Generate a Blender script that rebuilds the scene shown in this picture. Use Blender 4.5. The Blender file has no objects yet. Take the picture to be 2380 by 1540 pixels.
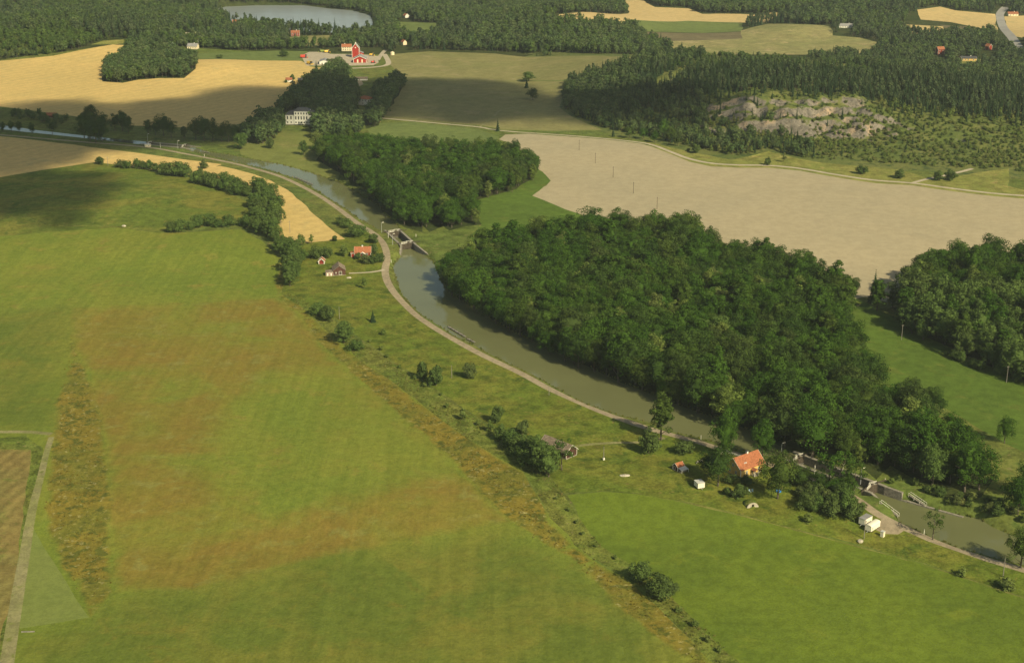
import bpy, bmesh, math, random
import numpy as np
from mathutils import Vector, Matrix
from mathutils.geometry import delaunay_2d_cdt

scene = bpy.context.scene
COL = scene.collection
R = math.radians

# ------------------------------------------------------------------ camera, sky, sun, exposure
CAM_H, PITCH = 246.0, R(19.3)
FPX, CU, CV = 3305.6, 1190.0, 770.2          # focal length and centre on a 2380 x 1540 survey sheet
cam = bpy.data.cameras.new('camera')
cam.sensor_width = 36.0
cam.lens = 36.0 * FPX / 2380.0
cam.clip_start, cam.clip_end = 1.0, 40000.0
camo = bpy.data.objects.new('camera', cam)
COL.objects.link(camo)
camo.location = (0, 0, CAM_H)
camo.rotation_euler = (math.pi / 2 - PITCH, 0, 0)
scene.camera = camo

SUN_EL = R(37.0)
SH = Vector((-0.62, 0.785)).normalized()      # direction shadows fall on the ground
world = bpy.data.worlds.new('World')
scene.world = world
world.use_nodes = True
wn = world.node_tree.nodes
sky = wn.new('ShaderNodeTexSky')
sky.sky_type = 'NISHITA'
sky.sun_disc = False
sky.sun_elevation = SUN_EL
sky.sun_rotation = math.atan2(-SH.x, -SH.y)
sky.altitude = 250
sky.dust_density = 2.0
wn['Background'].inputs['Strength'].default_value = 0.09
tint = wn.new('ShaderNodeMix'); tint.data_type = 'RGBA'; tint.blend_type = 'MULTIPLY'
tint.inputs[0].default_value = 1.0; tint.inputs[7].default_value = (1.0, .96, .74, 1)      # the warm cast of the old slide film
world.node_tree.links.new(sky.outputs[0], tint.inputs[6])
world.node_tree.links.new(tint.outputs[2], wn['Background'].inputs['Color'])
sun = bpy.data.lights.new('sun', 'SUN')
sun.energy = 4.8
sun.angle = R(0.6)
sun.color = (1.0, 0.88, 0.58)
suno = bpy.data.objects.new('sun', sun)
COL.objects.link(suno)
sdir = Vector((SH.x * math.cos(SUN_EL), SH.y * math.cos(SUN_EL), -math.sin(SUN_EL)))
suno.rotation_euler = sdir.to_track_quat('-Z', 'Y').to_euler()
suno.location = (0, 0, 900)
vs = scene.view_settings
vs.view_transform, vs.look, vs.exposure, vs.gamma = 'Standard', 'None', 0.3, 1.0
vs.use_curve_mapping = False
scene.cycles.max_bounces = 6
scene.cycles.diffuse_bounces = 2
scene.cycles.glossy_bounces = 2
scene.cycles.transmission_bounces = 2
scene.cycles.transparent_max_bounces = 24
scene.cycles.volume_bounces = 0

# ------------------------------------------------------------------ noise and heights
def _hash(ix, iy, seed):
    n = (ix.astype(np.int64) * 374761393 + iy.astype(np.int64) * 668265263 + seed * 974711) & 0xffffffff
    n = ((n ^ (n >> 13)) * 1274126177) & 0xffffffff
    return ((n ^ (n >> 16)) & 0xffff) / 65535.0

def vnoise(x, y, seed=0):
    x = np.asarray(x, float); y = np.asarray(y, float)
    ix, iy = np.floor(x), np.floor(y)
    fx, fy = x - ix, y - iy
    fx = fx * fx * (3 - 2 * fx); fy = fy * fy * (3 - 2 * fy)
    a = _hash(ix, iy, seed); b = _hash(ix + 1, iy, seed)
    c = _hash(ix, iy + 1, seed); d = _hash(ix + 1, iy + 1, seed)
    return (a * (1 - fx) + b * fx) * (1 - fy) + (c * (1 - fx) + d * fx) * fy

def fbm(x, y, seed=0, o=3):
    s, a, t = 0.0, 0.5, 0.0
    for k in range(o):
        s = s + a * vnoise(x * 2 ** k, y * 2 ** k, seed + k * 7); t += a; a *= .5
    return s / t

def sstep(a, b, x):
    t = np.clip((x - a) / (b - a), 0, 1)
    return t * t * (3 - 2 * t)

def hill_coords(x, y):
    y0 = np.interp(x, [-40, 40, 80, 174, 301, 382, 700, 1200], [1420, 1330, 1235, 1122, 1088, 1060, 1000, 960])
    A = np.interp(x, [15, 60, 150, 230, 300, 450, 700, 1100], [0, .2, .82, 1.1, 1.04, .68, .5, 0])
    C = np.interp(x, [145, 205, 300, 325, 450, 480], [0, 1, 1, .22, .22, 0])
    return y - y0, A, C

MOUNDS = [(-560, 1800, 24, 170), (75, 1930, 20, 130), (560, 2150, 18, 190), (-650, 2250, 34, 240),
          (371, 1884, 9, 60), (-282, 985, 4.0, 65), (-330, 1560, 9, 75), (250, 2250, 14, 150), (700, 1750, 16, 150)]

def height(x, y):
    x = np.asarray(x, float); y = np.asarray(y, float)
    z = 0.9 * (fbm(x / 85, y / 85, 3) - .5)
    z = z - 3 * sstep(868, 812, y) - 3 * sstep(516, 468, y)
    t, A, C = hill_coords(x, y)
    wob = 26 * (fbm(x / 55, y / 55, 11) - .5)
    tt = t + wob
    g = 31 * sstep(0, 240, tt)
    w2 = tt + 34 * (fbm(x / 26, y / 26, 5) - .5)
    c = 6 * sstep(0, 92, tt) + 11 * sstep(78, 92, w2) + 7 * sstep(100, 108, w2) + 4.5 * sstep(112, 122, w2) + 3 * sstep(120, 250, tt)
    h = A * (g * (1 - C) + c * C) * (1 - sstep(310, 560, t))
    crag = (fbm(x / 17 + y / 40, y / 15, 21, 4) - .5) * 13 * np.clip(C * 1.3, 0, 1) * sstep(60, 85, tt) * (1 - sstep(130, 165, tt)) * np.clip(A, 0, 1)
    knob = (fbm(x / 30, y / 30, 31) - .5) * 5 * np.clip(A, 0, 1) * sstep(20, 80, t) * (1 - sstep(310, 500, t))
    z = z + h + crag + knob
    for mx, my, a, r in MOUNDS:
        z = z + a * np.exp(-((x - mx) ** 2 + (y - my) ** 2) / (2 * (r * .6) ** 2))
    return z

SP, CP = math.sin(PITCH), math.cos(PITCH)
def ray(u, v):
    a, b = (u - CU) / FPX, (v - CV) / FPX
    d = np.array([a, CP - b * SP, -SP - b * CP])
    return d / np.linalg.norm(d)

_T = np.concatenate([np.arange(300, 1000, 1.5), np.arange(1000, 3600, 3.0), np.arange(3600, 9000, 30.0)])
def G(u, v):
    """survey sheet position -> point on the terrain"""
    d = ray(u, v)
    x, y, z = d[0] * _T, d[1] * _T, CAM_H + d[2] * _T
    f = z - height(x, y)
    i = int(np.argmax(f < 0)) if (f < 0).any() else len(_T) - 1
    i = max(i, 1)
    t = _T[i - 1] + (_T[i] - _T[i - 1]) * f[i - 1] / (f[i - 1] - f[i] + 1e-9)
    return (d[0] * t, d[1] * t)

def P(u, v, z):
    d = ray(u, v)
    t = (z - CAM_H) / d[2]
    return (d[0] * t, d[1] * t)

def GL(pts):
    return [G(*p) for p in pts]

def hz(x, y):
    return float(height(x, y))

def inside(px, py, poly):
    px = np.asarray(px); py = np.asarray(py)
    r = np.zeros(px.shape, bool)
    n = len(poly)
    bx0, by0 = np.min(poly, 0); bx1, by1 = np.max(poly, 0)
    m = (px >= bx0) & (px <= bx1) & (py >= by0) & (py <= by1)
    if not m.any():
        return r
    qx, qy = px[m], py[m]
    s = np.zeros(qx.shape, bool)
    for i in range(n):
        x1, y1 = poly[i]; x2, y2 = poly[(i + 1) % n]
        if y1 == y2: continue
        c = ((y1 > qy) != (y2 > qy)) & (qx < (x2 - x1) * (qy - y1) / (y2 - y1) + x1)
        s ^= c
    r[m] = s
    return r

def dist_poly(px, py, poly, closed=True):
    px = np.asarray(px, float); py = np.asarray(py, float)
    d = np.full(px.shape, 1e9)
    n = len(poly)
    for i in range(n if closed else n - 1):
        x1, y1 = poly[i]; x2, y2 = poly[(i + 1) % n]
        dx, dy = x2 - x1, y2 - y1
        l2 = dx * dx + dy * dy + 1e-9
        t = np.clip(((px - x1) * dx + (py - y1) * dy) / l2, 0, 1)
        d = np.minimum(d, np.hypot(px - x1 - t * dx, py - y1 - t * dy))
    return d

# ------------------------------------------------------------------ materials
def new_mat(name):
    m = bpy.data.materials.new(name)
    m.use_nodes = True
    nt = m.node_tree
    b = nt.nodes['Principled BSDF']
    b.inputs['Specular IOR Level'].default_value = 0.15
    b.inputs['Roughness'].default_value = 0.9
    return m, nt, b

def N(nt, typ, **kw):
    n = nt.nodes.new(typ)
    for k, v in kw.items():
        if hasattr(n, k): setattr(n, k, v)
        else: n.inputs[k].default_value = v
    return n

def mixc(nt, fac, a, b, mode='MIX'):
    n = nt.nodes.new('ShaderNodeMix'); n.data_type = 'RGBA'; n.blend_type = mode
    for i, v in ((0, fac), (6, a), (7, b)):
        if hasattr(v, 'is_output'): nt.links.new(v, n.inputs[i])
        elif i == 0: n.inputs[0].default_value = v
        else: n.inputs[i].default_value = (*v, 1) if len(v) == 3 else v
    return n.outputs[2]

def ramp(nt, src, lo, hi):
    n = nt.nodes.new('ShaderNodeMapRange'); n.interpolation_type = 'SMOOTHSTEP'
    nt.links.new(src, n.inputs[0]); n.inputs[1].default_value = lo; n.inputs[2].default_value = hi
    return n.outputs[0]

def noise(nt, co, size, detail=3, rough=.55, seed=0.0, dist=0.0):
    n = nt.nodes.new('ShaderNodeTexNoise'); n.noise_dimensions = '3D'
    n.inputs['Scale'].default_value = 1.0 / size
    n.inputs['Detail'].default_value = detail
    n.inputs['Roughness'].default_value = rough
    n.inputs['Distortion'].default_value = dist
    if seed:
        a = N(nt, 'ShaderNodeVectorMath', operation='ADD'); a.inputs[1].default_value = (seed * 131.7, seed * 57.3, seed * 19.1)
        nt.links.new(co, a.inputs[0]); co = a.outputs[0]
    nt.links.new(co, n.inputs['Vector'])
    return n.outputs['Fac']

def gmat(name, a, b, c=None, d=None, big=70, med=14, fine=1.3, fine_amt=.35, stripes=None, bump=.35, seed=1, cth=(.55, .7), dth=(.6, .72), bth=(.35, .65)):
    """ground cover: two colours in broad drifts, a third in patches, a fourth in small tufts, plus grain"""
    m, nt, bs = new_mat(name)
    co = N(nt, 'ShaderNodeTexCoord').outputs['Object']
    col = mixc(nt, ramp(nt, noise(nt, co, big, 4, .6, seed, .6), *bth), a, b)
    if c is not None:
        col = mixc(nt, ramp(nt, noise(nt, co, med, 4, .65, seed + 1, .4), *cth), col, c)
    if d is not None:
        col = mixc(nt, ramp(nt, noise(nt, co, med * .28, 3, .6, seed + 2), *dth), col, d)
    for ang, sp, amt in (stripes or []):
        mp = N(nt, 'ShaderNodeMapping'); mp.inputs['Rotation'].default_value = (0, 0, R(ang))
        nt.links.new(co, mp.inputs[0])
        w = nt.nodes.new('ShaderNodeTexWave'); w.inputs['Scale'].default_value = 0.314 / sp * 1.0
        w.inputs['Distortion'].default_value = 1.5; w.inputs['Detail'].default_value = 2; w.inputs['Detail Scale'].default_value = .6
        nt.links.new(mp.outputs[0], w.inputs['Vector'])
        dark = mixc(nt, 1.0, col, (1 - amt,) * 3, 'MULTIPLY')
        col = mixc(nt, w.outputs['Fac'], col, dark)
    f = noise(nt, co, fine, 3, .7, seed + 3)
    mid = noise(nt, co, fine * 5, 3, .6, seed + 4)
    lo = mixc(nt, 1.0, col, (1 - fine_amt,) * 3, 'MULTIPLY')
    hi = mixc(nt, 1.0, col, (1 + fine_amt * .8,) * 3, 'MULTIPLY')
    av = N(nt, 'ShaderNodeMath', operation='ADD'); nt.links.new(f, av.inputs[0]); nt.links.new(mid, av.inputs[1])
    col = mixc(nt, ramp(nt, av.outputs[0], .7, 1.3), lo, hi)
    nt.links.new(col, bs.inputs['Base Color'])
    bs.inputs['Roughness'].default_value = 1.0
    bs.inputs['Specular IOR Level'].default_value = 0.05
    if bump:
        bp = N(nt, 'ShaderNodeBump'); bp.inputs['Strength'].default_value = bump; bp.inputs['Distance'].default_value = .5
        nt.links.new(av.outputs[0], bp.inputs['Height']); nt.links.new(bp.outputs[0], bs.inputs['Normal'])
    return m

def pmat(name, col, var=.15, size=1.0, rough=.8, spec=.2, planks=None, bump=0):
    m, nt, bs = new_mat(name)
    co = N(nt, 'ShaderNodeTexCoord').outputs['Object']
    n = noise(nt, co, size, 4, .6)
    c = mixc(nt, ramp(nt, n, .3, .7), [x * (1 - var) for x in col], [x * (1 + var) for x in col])
    if planks:
        axis, sp, amt = planks
        mp = N(nt, 'ShaderNodeMapping')
        if axis == 'Z': mp.inputs['Rotation'].default_value = (0, R(90), 0)
        nt.links.new(co, mp.inputs[0])
        w = nt.nodes.new('ShaderNodeTexWave'); w.inputs['Scale'].default_value = .314 / sp
        nt.links.new(mp.outputs[0], w.inputs['Vector'])
        c = mixc(nt, w.outputs['Fac'], mixc(nt, 1.0, c, (1 - amt,) * 3, 'MULTIPLY'), c)
    nt.links.new(c, bs.inputs['Base Color'])
    bs.inputs['Roughness'].default_value = rough
    bs.inputs['Specular IOR Level'].default_value = spec
    if bump:
        bp = N(nt, 'ShaderNodeBump'); bp.inputs['Strength'].default_value = bump; bp.inputs['Distance'].default_value = .1
        nt.links.new(n, bp.inputs['Height']); nt.links.new(bp.outputs[0], bs.inputs['Normal'])
    return m

def leafmat(name, a, b, c, trans=.16):
    """leaf colour varies from tree to tree and leaf to leaf"""
    m, nt, bs = new_mat(name)
    oi = N(nt, 'ShaderNodeObjectInfo').outputs['Random']
    at = N(nt, 'ShaderNodeAttribute'); at.attribute_name = 'tint'
    col = mixc(nt, ramp(nt, oi, 0, 1), a, b)
    fr = N(nt, 'ShaderNodeMath', operation='MULTIPLY'); fr.inputs[1].default_value = 7.31; nt.links.new(oi, fr.inputs[0])
    fr2 = N(nt, 'ShaderNodeMath', operation='FRACT'); nt.links.new(fr.outputs[0], fr2.inputs[0])
    col = mixc(nt, ramp(nt, fr2.outputs[0], .55, 1.0), col, c)
    lo = mixc(nt, 1.0, col, (.55, .57, .58), 'MULTIPLY'); hi = mixc(nt, 1.0, col, (1.42, 1.40, 1.15), 'MULTIPLY')
    col = mixc(nt, at.outputs['Fac'], lo, hi)
    nt.links.new(col, bs.inputs['Base Color'])
    bs.inputs['Roughness'].default_value = .9
    bs.inputs['Specular IOR Level'].default_value = .05
    tr = N(nt, 'ShaderNodeBsdfTranslucent'); nt.links.new(col, tr.inputs['Color'])
    mx = N(nt, 'ShaderNodeMixShader'); mx.inputs[0].default_value = trans
    nt.links.new(bs.outputs[0], mx.inputs[1]); nt.links.new(tr.outputs[0], mx.inputs[2])
    nt.links.new(mx.outputs[0], nt.nodes['Material Output'].inputs['Surface'])
    return m

def watermat(name, col, size=1.2, strength=.12, rough=.06):
    m, nt, bs = new_mat(name)
    co = N(nt, 'ShaderNodeTexCoord').outputs['Object']
    n = noise(nt, co, 30, 3, .5)
    c = mixc(nt, n, [x * .85 for x in col], [x * 1.15 for x in col])
    nt.links.new(c, bs.inputs['Base Color'])
    bs.inputs['Roughness'].default_value = rough
    bs.inputs['IOR'].default_value = 1.33
    bs.inputs['Specular IOR Level'].default_value = .5
    r = noise(nt, co, size, 3, .6, 4)
    bp = N(nt, 'ShaderNodeBump'); bp.inputs['Strength'].default_value = strength; bp.inputs['Distance'].default_value = .12
    nt.links.new(r, bp.inputs['Height']); nt.links.new(bp.outputs[0], bs.inputs['Normal'])
    return m

GREEN1, GREEN2 = (.125, .178, .026), (.155, .170, .030)
M = {}
M['ground'] = gmat('rough_grass', (.10, .135, .030), (.135, .145, .036), (.07, .10, .022), (.17, .155, .06), 60, 16, 1.6, .4)
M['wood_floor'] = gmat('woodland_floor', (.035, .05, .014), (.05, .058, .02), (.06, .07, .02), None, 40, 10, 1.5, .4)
M['far_land'] = gmat('far_land', (.05, .075, .025), (.075, .09, .03), (.11, .115, .04), None, 260, 60, 6, .3)
M['meadow_fresh'] = gmat('fresh_meadow', (.125, .185, .026), (.150, .185, .030), (.175, .165, .036), None, 55, 20, .9, .26, bth=(.3, .7), cth=(.56, .75))
M['meadow_ochre'] = gmat('ochre_meadow', (.215, .165, .034), (.120, .165, .026), (.26, .165, .036), (.16, .17, .04), 62, 22, .9, .30, seed=3, cth=(.50, .72), bth=(.42, .62))
M['meadow_low'] = gmat('low_meadow', (.095, .150, .024), (.140, .165, .030), (.23, .165, .035), (.16, .17, .05), 48, 17, .9, .3, seed=5, cth=(.58, .74), dth=(.62, .74))
M['weeds'] = gmat('weed_strip', (.15, .145, .026), (.24, .165, .028), (.10, .115, .022), (.24, .22, .075), 30, 7, 1.1, .5, bump=.8, seed=7, cth=(.5, .65), dth=(.58, .7))
M['weeds_dark'] = gmat('dark_weed_strip', (.105, .105, .02), (.16, .125, .024), (.19, .17, .05), (.26, .24, .10), 34, 8, 1.1, .5, bump=.8, seed=9, cth=(.55, .7), dth=(.6, .72))
def meadowmat():
    """one old hay meadow: fresh grass, dry ochre drifts, weedy margins; where each grows is stored on the ground mesh"""
    m, nt, bs = new_mat('big_meadow')
    co = N(nt, 'ShaderNodeTexCoord').outputs['Object']
    def att(n):
        q = N(nt, 'ShaderNodeAttribute'); q.attribute_name = n; return q.outputs['Fac']
    def comb(x, nz, k, lo, hi):
        q = N(nt, 'ShaderNodeMath', operation='MULTIPLY_ADD'); q.inputs[1].default_value = k; q.inputs[2].default_value = -k * .5
        nt.links.new(nz, q.inputs[0])
        s = N(nt, 'ShaderNodeMath', operation='ADD'); nt.links.new(x, s.inputs[0]); nt.links.new(q.outputs[0], s.inputs[1])
        return ramp(nt, s.outputs[0], lo, hi)
    g = mixc(nt, ramp(nt, noise(nt, co, 60, 4, .6, 1, .6), .35, .65), MG1, MG2)
    g = mixc(nt, ramp(nt, noise(nt, co, 17, 4, .65, 2, .4), .54, .72), g, MG3)
    low = mixc(nt, ramp(nt, noise(nt, co, 34, 4, .6, 3, .5), .4, .62), MG4, MG5)
    low = mixc(nt, ramp(nt, noise(nt, co, 15, 5, .7, 4, .5), .52, .85), low, MO1)
    col = mixc(nt, att('low'), g, low)
    o = mixc(nt, ramp(nt, noise(nt, co, 30, 4, .6, 5, .6), .35, .65), MO1, MO2)
    o = mixc(nt, ramp(nt, noise(nt, co, 9, 4, .65, 6, .4), .52, .68), o, MO3)
    col = mixc(nt, comb(att('ochre'), noise(nt, co, 55, 5, .62, 7, .8), 2.6, .24, 1.35), col, o)
    w = mixc(nt, ramp(nt, noise(nt, co, 24, 4, .6, 8, .6), .38, .60), MW1, MW2)
    w = mixc(nt, ramp(nt, noise(nt, co, 4.5, 4, .65, 9, .4), .50, .62), w, MW3)
    w = mixc(nt, ramp(nt, noise(nt, co, 2.2, 3, .6, 10), .58, .70), w, MW4)
    col = mixc(nt, comb(att('weed'), noise(nt, co, 14, 4, .6, 11), .9, .3, .75), col, w)
    col = mixc(nt, ramp(nt, noise(nt, co, 6, 5, .75, 12), .55, .80), col, mixc(nt, 1.0, col, (1.18, 1.13, 1.25), 'MULTIPLY'))
    for ang, k, amt in ((12, 4.0, .055), (48, 3.0, .04)):
        mp = N(nt, 'ShaderNodeMapping'); mp.inputs['Rotation'].default_value = (0, 0, R(ang)); mp.inputs['Scale'].default_value = (1.0, .045, 1.0)
        nt.links.new(co, mp.inputs[0])
        sn = ramp(nt, noise(nt, mp.outputs[0], k, 3, .6, 20 + ang), .36, .64)
        col = mixc(nt, sn, mixc(nt, 1.0, col, (1 - amt, 1 - amt * .8, 1 - amt), 'MULTIPLY'), mixc(nt, 1.0, col, (1 + amt, 1 + amt * .8, 1 + amt), 'MULTIPLY'))
    av = N(nt, 'ShaderNodeMath', operation='ADD'); nt.links.new(noise(nt, co, 1.1, 4, .8, 13), av.inputs[0]); nt.links.new(noise(nt, co, 4.0, 4, .75, 14), av.inputs[1])
    am = N(nt, 'ShaderNodeMath', operation='MULTIPLY_ADD'); am.inputs[1].default_value = .4; am.inputs[2].default_value = .6; nt.links.new(att('weed'), am.inputs[0])
    gr = mixc(nt, ramp(nt, av.outputs[0], .65, 1.35), mixc(nt, 1.0, col, (.62, .64, .62), 'MULTIPLY'), mixc(nt, 1.0, col, (1.36, 1.34, 1.36), 'MULTIPLY'))
    col = mixc(nt, am.outputs[0], col, gr)
    nt.links.new(col, bs.inputs['Base Color']); bs.inputs['Roughness'].default_value = 1.0; bs.inputs['Specular IOR Level'].default_value = .05
    bp = N(nt, 'ShaderNodeBump'); bp.inputs['Strength'].default_value = .6; bp.inputs['Distance'].default_value = .5
    nt.links.new(av.outputs[0], bp.inputs['Height']); nt.links.new(bp.outputs[0], bs.inputs['Normal'])
    return m
MG1, MG2, MG3 = (.136, .176, .026), (.166, .186, .029), (.192, .182, .035)
MG4, MG5 = (.106, .138, .023), (.142, .154, .027)
MO1, MO2, MO3 = (.176, .153, .028), (.187, .140, .029), (.196, .180, .046)
MW1, MW2, MW3, MW4 = (.138, .136, .024), (.182, .146, .025), (.085, .094, .018), (.25, .228, .09)
M['big_meadow'] = meadowmat()
M['lawn'] = gmat('cut_grass', (.150, .185, .046), (.162, .19, .05), None, None, 40, 10, .8, .14, bump=.1, seed=11)
M['track_grass'] = gmat('grassy_track', (.19, .19, .075), (.24, .22, .11), (.15, .165, .045), None, 14, 4, .8, .25, seed=12)
M['stubble'] = gmat('brown_stubble', (.215, .165, .055), (.20, .172, .055), (.155, .16, .04), None, 22, 9, .8, .28, stripes=[(12, 5.5, .2)], seed=13)
M['ditch_grass'] = gmat('ditch_grass', (.104, .138, .025), (.138, .15, .032), (.075, .105, .018), (.18, .17, .06), 22, 7, 1.0, .5, bump=.9, seed=14)
M['verge'] = gmat('verge_grass', (.102, .138, .020), (.142, .150, .026), (.070, .100, .016), (.165, .150, .040), 26, 9, 1.1, .38, bump=.6, seed=15, cth=(.52, .68))
M['bank'] = gmat('bank_grass', (.09, .138, .022), (.08, .118, .022), (.125, .14, .036), None, 20, 6, 1.0, .4, bump=.6, seed=16)
M['dark_meadow'] = gmat('dark_meadow', (.10, .135, .022), (.155, .155, .03), (.075, .108, .018), (.18, .165, .04), 46, 15, 1.2, .3, seed=17, bth=(.4, .62))
M['wheat'] = gmat('ripe_wheat', (.56, .40, .155), (.51, .375, .145), (.47, .36, .15), None, 80, 24, 1.2, .14, stripes=[(35, 12, .07)], bump=.15, seed=18)
M['wheat_pale'] = gmat('pale_wheat', (.50, .37, .17), (.46, .345, .16), (.40, .32, .15), None, 90, 30, 1.2, .14, bump=.15, seed=19)
M['bare'] = gmat('bare_soil', (.37, .312, .205), (.345, .296, .198), (.315, .275, .185), None, 120, 40, 1.1, .10, stripes=[(24, 22, .02)], bump=.25, seed=20, cth=(.6, .85))
M['bright_field'] = gmat('bright_green_crop', (.122, .166, .020), (.098, .140, .019), (.136, .172, .022), None, 55, 20, .8, .2, stripes=[(28, 9, .03)], seed=21)
M['right_meadow'] = gmat('mown_meadow', (.092, .146, .024), (.080, .126, .022), (.120, .148, .030), None, 40, 14, .9, .22, stripes=[(-38, 8, .04)], seed=22)
M['olive'] = gmat('olive_pasture', (.215, .195, .080), (.185, .18, .068), (.25, .215, .10), None, 90, 26, 2.0, .18, seed=23)
M['olive_green'] = gmat('pale_green_pasture', (.165, .18, .05), (.14, .16, .042), (.195, .185, .06), None, 70, 22, 2.0, .18, seed=24)
M['plough'] = gmat('plough_land', (.135, .115, .065), (.165, .14, .075), None, None, 80, 22, 2, .2, stripes=[(80, 9, .1)], seed=25)
M['pasture'] = gmat('knoll_pasture', (.245, .22, .095), (.20, .20, .078), (.33, .27, .14), (.13, .14, .05), 70, 22, 2, .25, seed=26)
M['green_strip'] = gmat('green_strip', (.135, .17, .05), (.115, .15, .045), None, None, 60, 18, 1.6, .2, seed=27)
M['hill_foot'] = gmat('hill_foot_grass', (.215, .21, .058), (.17, .185, .045), (.27, .22, .08), (.10, .125, .03), 30, 9, 1.4, .36, bump=.5, seed=28)
M['dry_edge'] = gmat('dry_edge_grass', (.165, .16, .046), (.13, .145, .036), (.20, .18, .07), None, 16, 5, 1.0, .35, seed=33)
M['gravel'] = gmat('gravel', (.275, .225, .155), (.315, .26, .178), (.22, .19, .125), None, 20, 5, .5, .22, bump=.2, seed=29)
M['gravel_pale'] = gmat('pale_gravel', (.42, .36, .27), (.38, .33, .25), None, None, 20, 5, .6, .18, bump=.1, seed=30)
M['asphalt'] = gmat('worn_asphalt', (.30, .29, .27), (.26, .25, .24), None, None, 40, 8, 1, .1, bump=0, seed=31)
M['water'] = watermat('canal_water', (.130, .138, .062), 1.6, .12, .05)
M['water_far'] = watermat('far_canal_water', (.08, .085, .06), 2.5, .10, .06)
M['lake_water'] = watermat('lake_water', (.24, .27, .28), 6, .5, .25)

# hill cover: grass where it is flat, bare granite where it is steep
def hillmat():
    m, nt, bs = new_mat('hill_cover')
    co = N(nt, 'ShaderNodeTexCoord').outputs['Object']
    g = mixc(nt, ramp(nt, noise(nt, co, 30, 4, .6), .35, .65), (.092, .122, .028), (.140, .148, .042))
    g = mixc(nt, ramp(nt, noise(nt, co, 7, 4, .6, 2), .5, .66), g, (.05, .075, .02))
    rk = mixc(nt, ramp(nt, noise(nt, co, 9, 5, .7, 3, 1.0), .35, .65), (.24, .21, .17), (.12, .11, .095))
    rk = mixc(nt, ramp(nt, noise(nt, co, 16, 4, .6, 5), .52, .68), rk, (.35, .26, .175))
    rk = mixc(nt, ramp(nt, noise(nt, co, 2.4, 4, .7, 6), .52, .62), rk, (.09, .08, .062))
    ge = N(nt, 'ShaderNodeNewGeometry')
    sx = N(nt, 'ShaderNodeSeparateXYZ'); nt.links.new(ge.outputs['Normal'], sx.inputs[0])
    ad = N(nt, 'ShaderNodeMath', operation='MULTIPLY_ADD'); ad.inputs[1].default_value = .34; ad.inputs[2].default_value = -.17
    nt.links.new(noise(nt, co, 6, 4, .65, 8), ad.inputs[0])
    su = N(nt, 'ShaderNodeMath', operation='ADD'); nt.links.new(sx.outputs['Z'], su.inputs[0]); nt.links.new(ad.outputs[0], su.inputs[1])
    col = mixc(nt, ramp(nt, su.outputs[0], .80, .90), rk, g)
    nt.links.new(col, bs.inputs['Base Color'])
    bp = N(nt, 'ShaderNodeBump'); bp.inputs['Strength'].default_value = .9; bp.inputs['Distance'].default_value = 1.2
    nt.links.new(noise(nt, co, 3.5, 5, .7, 9), bp.inputs['Height']); nt.links.new(bp.outputs[0], bs.inputs['Normal'])
    return m
M['hill'] = hillmat()
# ------------------------------------------------------------------ locks: where they stand (survey points of their four corners)
LV_FAR, LV_UP, LV_MID, LV_LOW = 0.0, -0.8, -3.8, -6.8
def lock_frame(ul, ur, ll, lr):
    a = (np.array(G(*ul)) + np.array(G(*ur))) / 2; b = (np.array(G(*ll)) + np.array(G(*lr))) / 2
    L = float(np.hypot(*(b - a))); ax = (b - a) / L; ay = np.array([-ax[1], ax[0]])
    return dict(o=a, ax=ax, ay=ay, L=L, rot=math.atan2(ax[1], ax[0]), z=hz(*a) + .3)
LK1 = lock_frame((899, 538.6), (931.5, 538.6), (928, 566.5), (962, 565))
LK2 = lock_frame((1834, 1071), (1867.7, 1058.6), (2006, 1138), (2041, 1123.5))
LK0 = lock_frame((340, 336.5), (352, 331), (420, 343.5), (433, 338.5))
def lw(k, x, y):
    p = k['o'] + k['ax'] * x + k['ay'] * y
    return (float(p[0]), float(p[1]))
HW = 4.0       # half width of a lock chamber

def PL(pts, z): return [P(u, v, z) for u, v in pts]
upper_reach = ([lw(LK0, LK0['L'], -HW - .6), lw(LK0, LK0['L'] + 6, -HW - 1.5)] +
    PL([(466, 357), (490, 364), (520, 371), (546, 376.5), (595, 388), (645, 401), (685, 414.6), (720, 432), (770, 464.6), (805, 487), (835, 509.6), (860, 522)], LV_UP) +
    [lw(LK1, -9, -HW - 2.5), lw(LK1, 0.3, -HW - .6), lw(LK1, 0.3, HW + .6), lw(LK1, -8, HW + 2)] +
    PL([(920, 520), (890, 495), (882.5, 478), (850, 460.6), (825, 443), (785, 423), (720, 400.6), (657, 383), (595, 372), (525, 358), (486, 354)], LV_UP) +
    [lw(LK0, LK0['L'] + 6, HW + 1.5), lw(LK0, LK0['L'], HW + .6)])
middle_reach = ([lw(LK1, LK1['L'] - .3, -HW - .6), lw(LK1, LK1['L'] + 8, -HW - 2.2)] +
    PL([(931, 598), (919, 606), (913, 622), (924, 657), (932, 679), (945, 699), (982, 734), (1020, 757), (1060, 783), (1105, 804), (1160, 834), (1200, 853), (1244, 874), (1279, 894), (1354, 935), (1436, 964),
        (1504, 980), (1566, 1004), (1629, 1019), (1660, 1026), (1701, 1042), (1742, 1050), (1788, 1062)], LV_MID) +
    [lw(LK2, -9, -HW - 2), lw(LK2, .3, -HW - .6), lw(LK2, .3, HW + .6), lw(LK2, -9, HW + 1.5)] +
    PL([(1803, 1031), (1781, 1015), (1752, 1003), (1705, 984), (1665, 972), (1575, 940), (1515, 915), (1440, 887), (1340, 838), (1277, 809), (1190, 769), (1120, 727), (1052, 686), (1025, 656), (1015, 626), (1006, 606), (996, 599)], LV_MID) +
    [lw(LK1, LK1['L'] + 7, HW + 1.5), lw(LK1, LK1['L'] - .3, HW + .6)])
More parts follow.
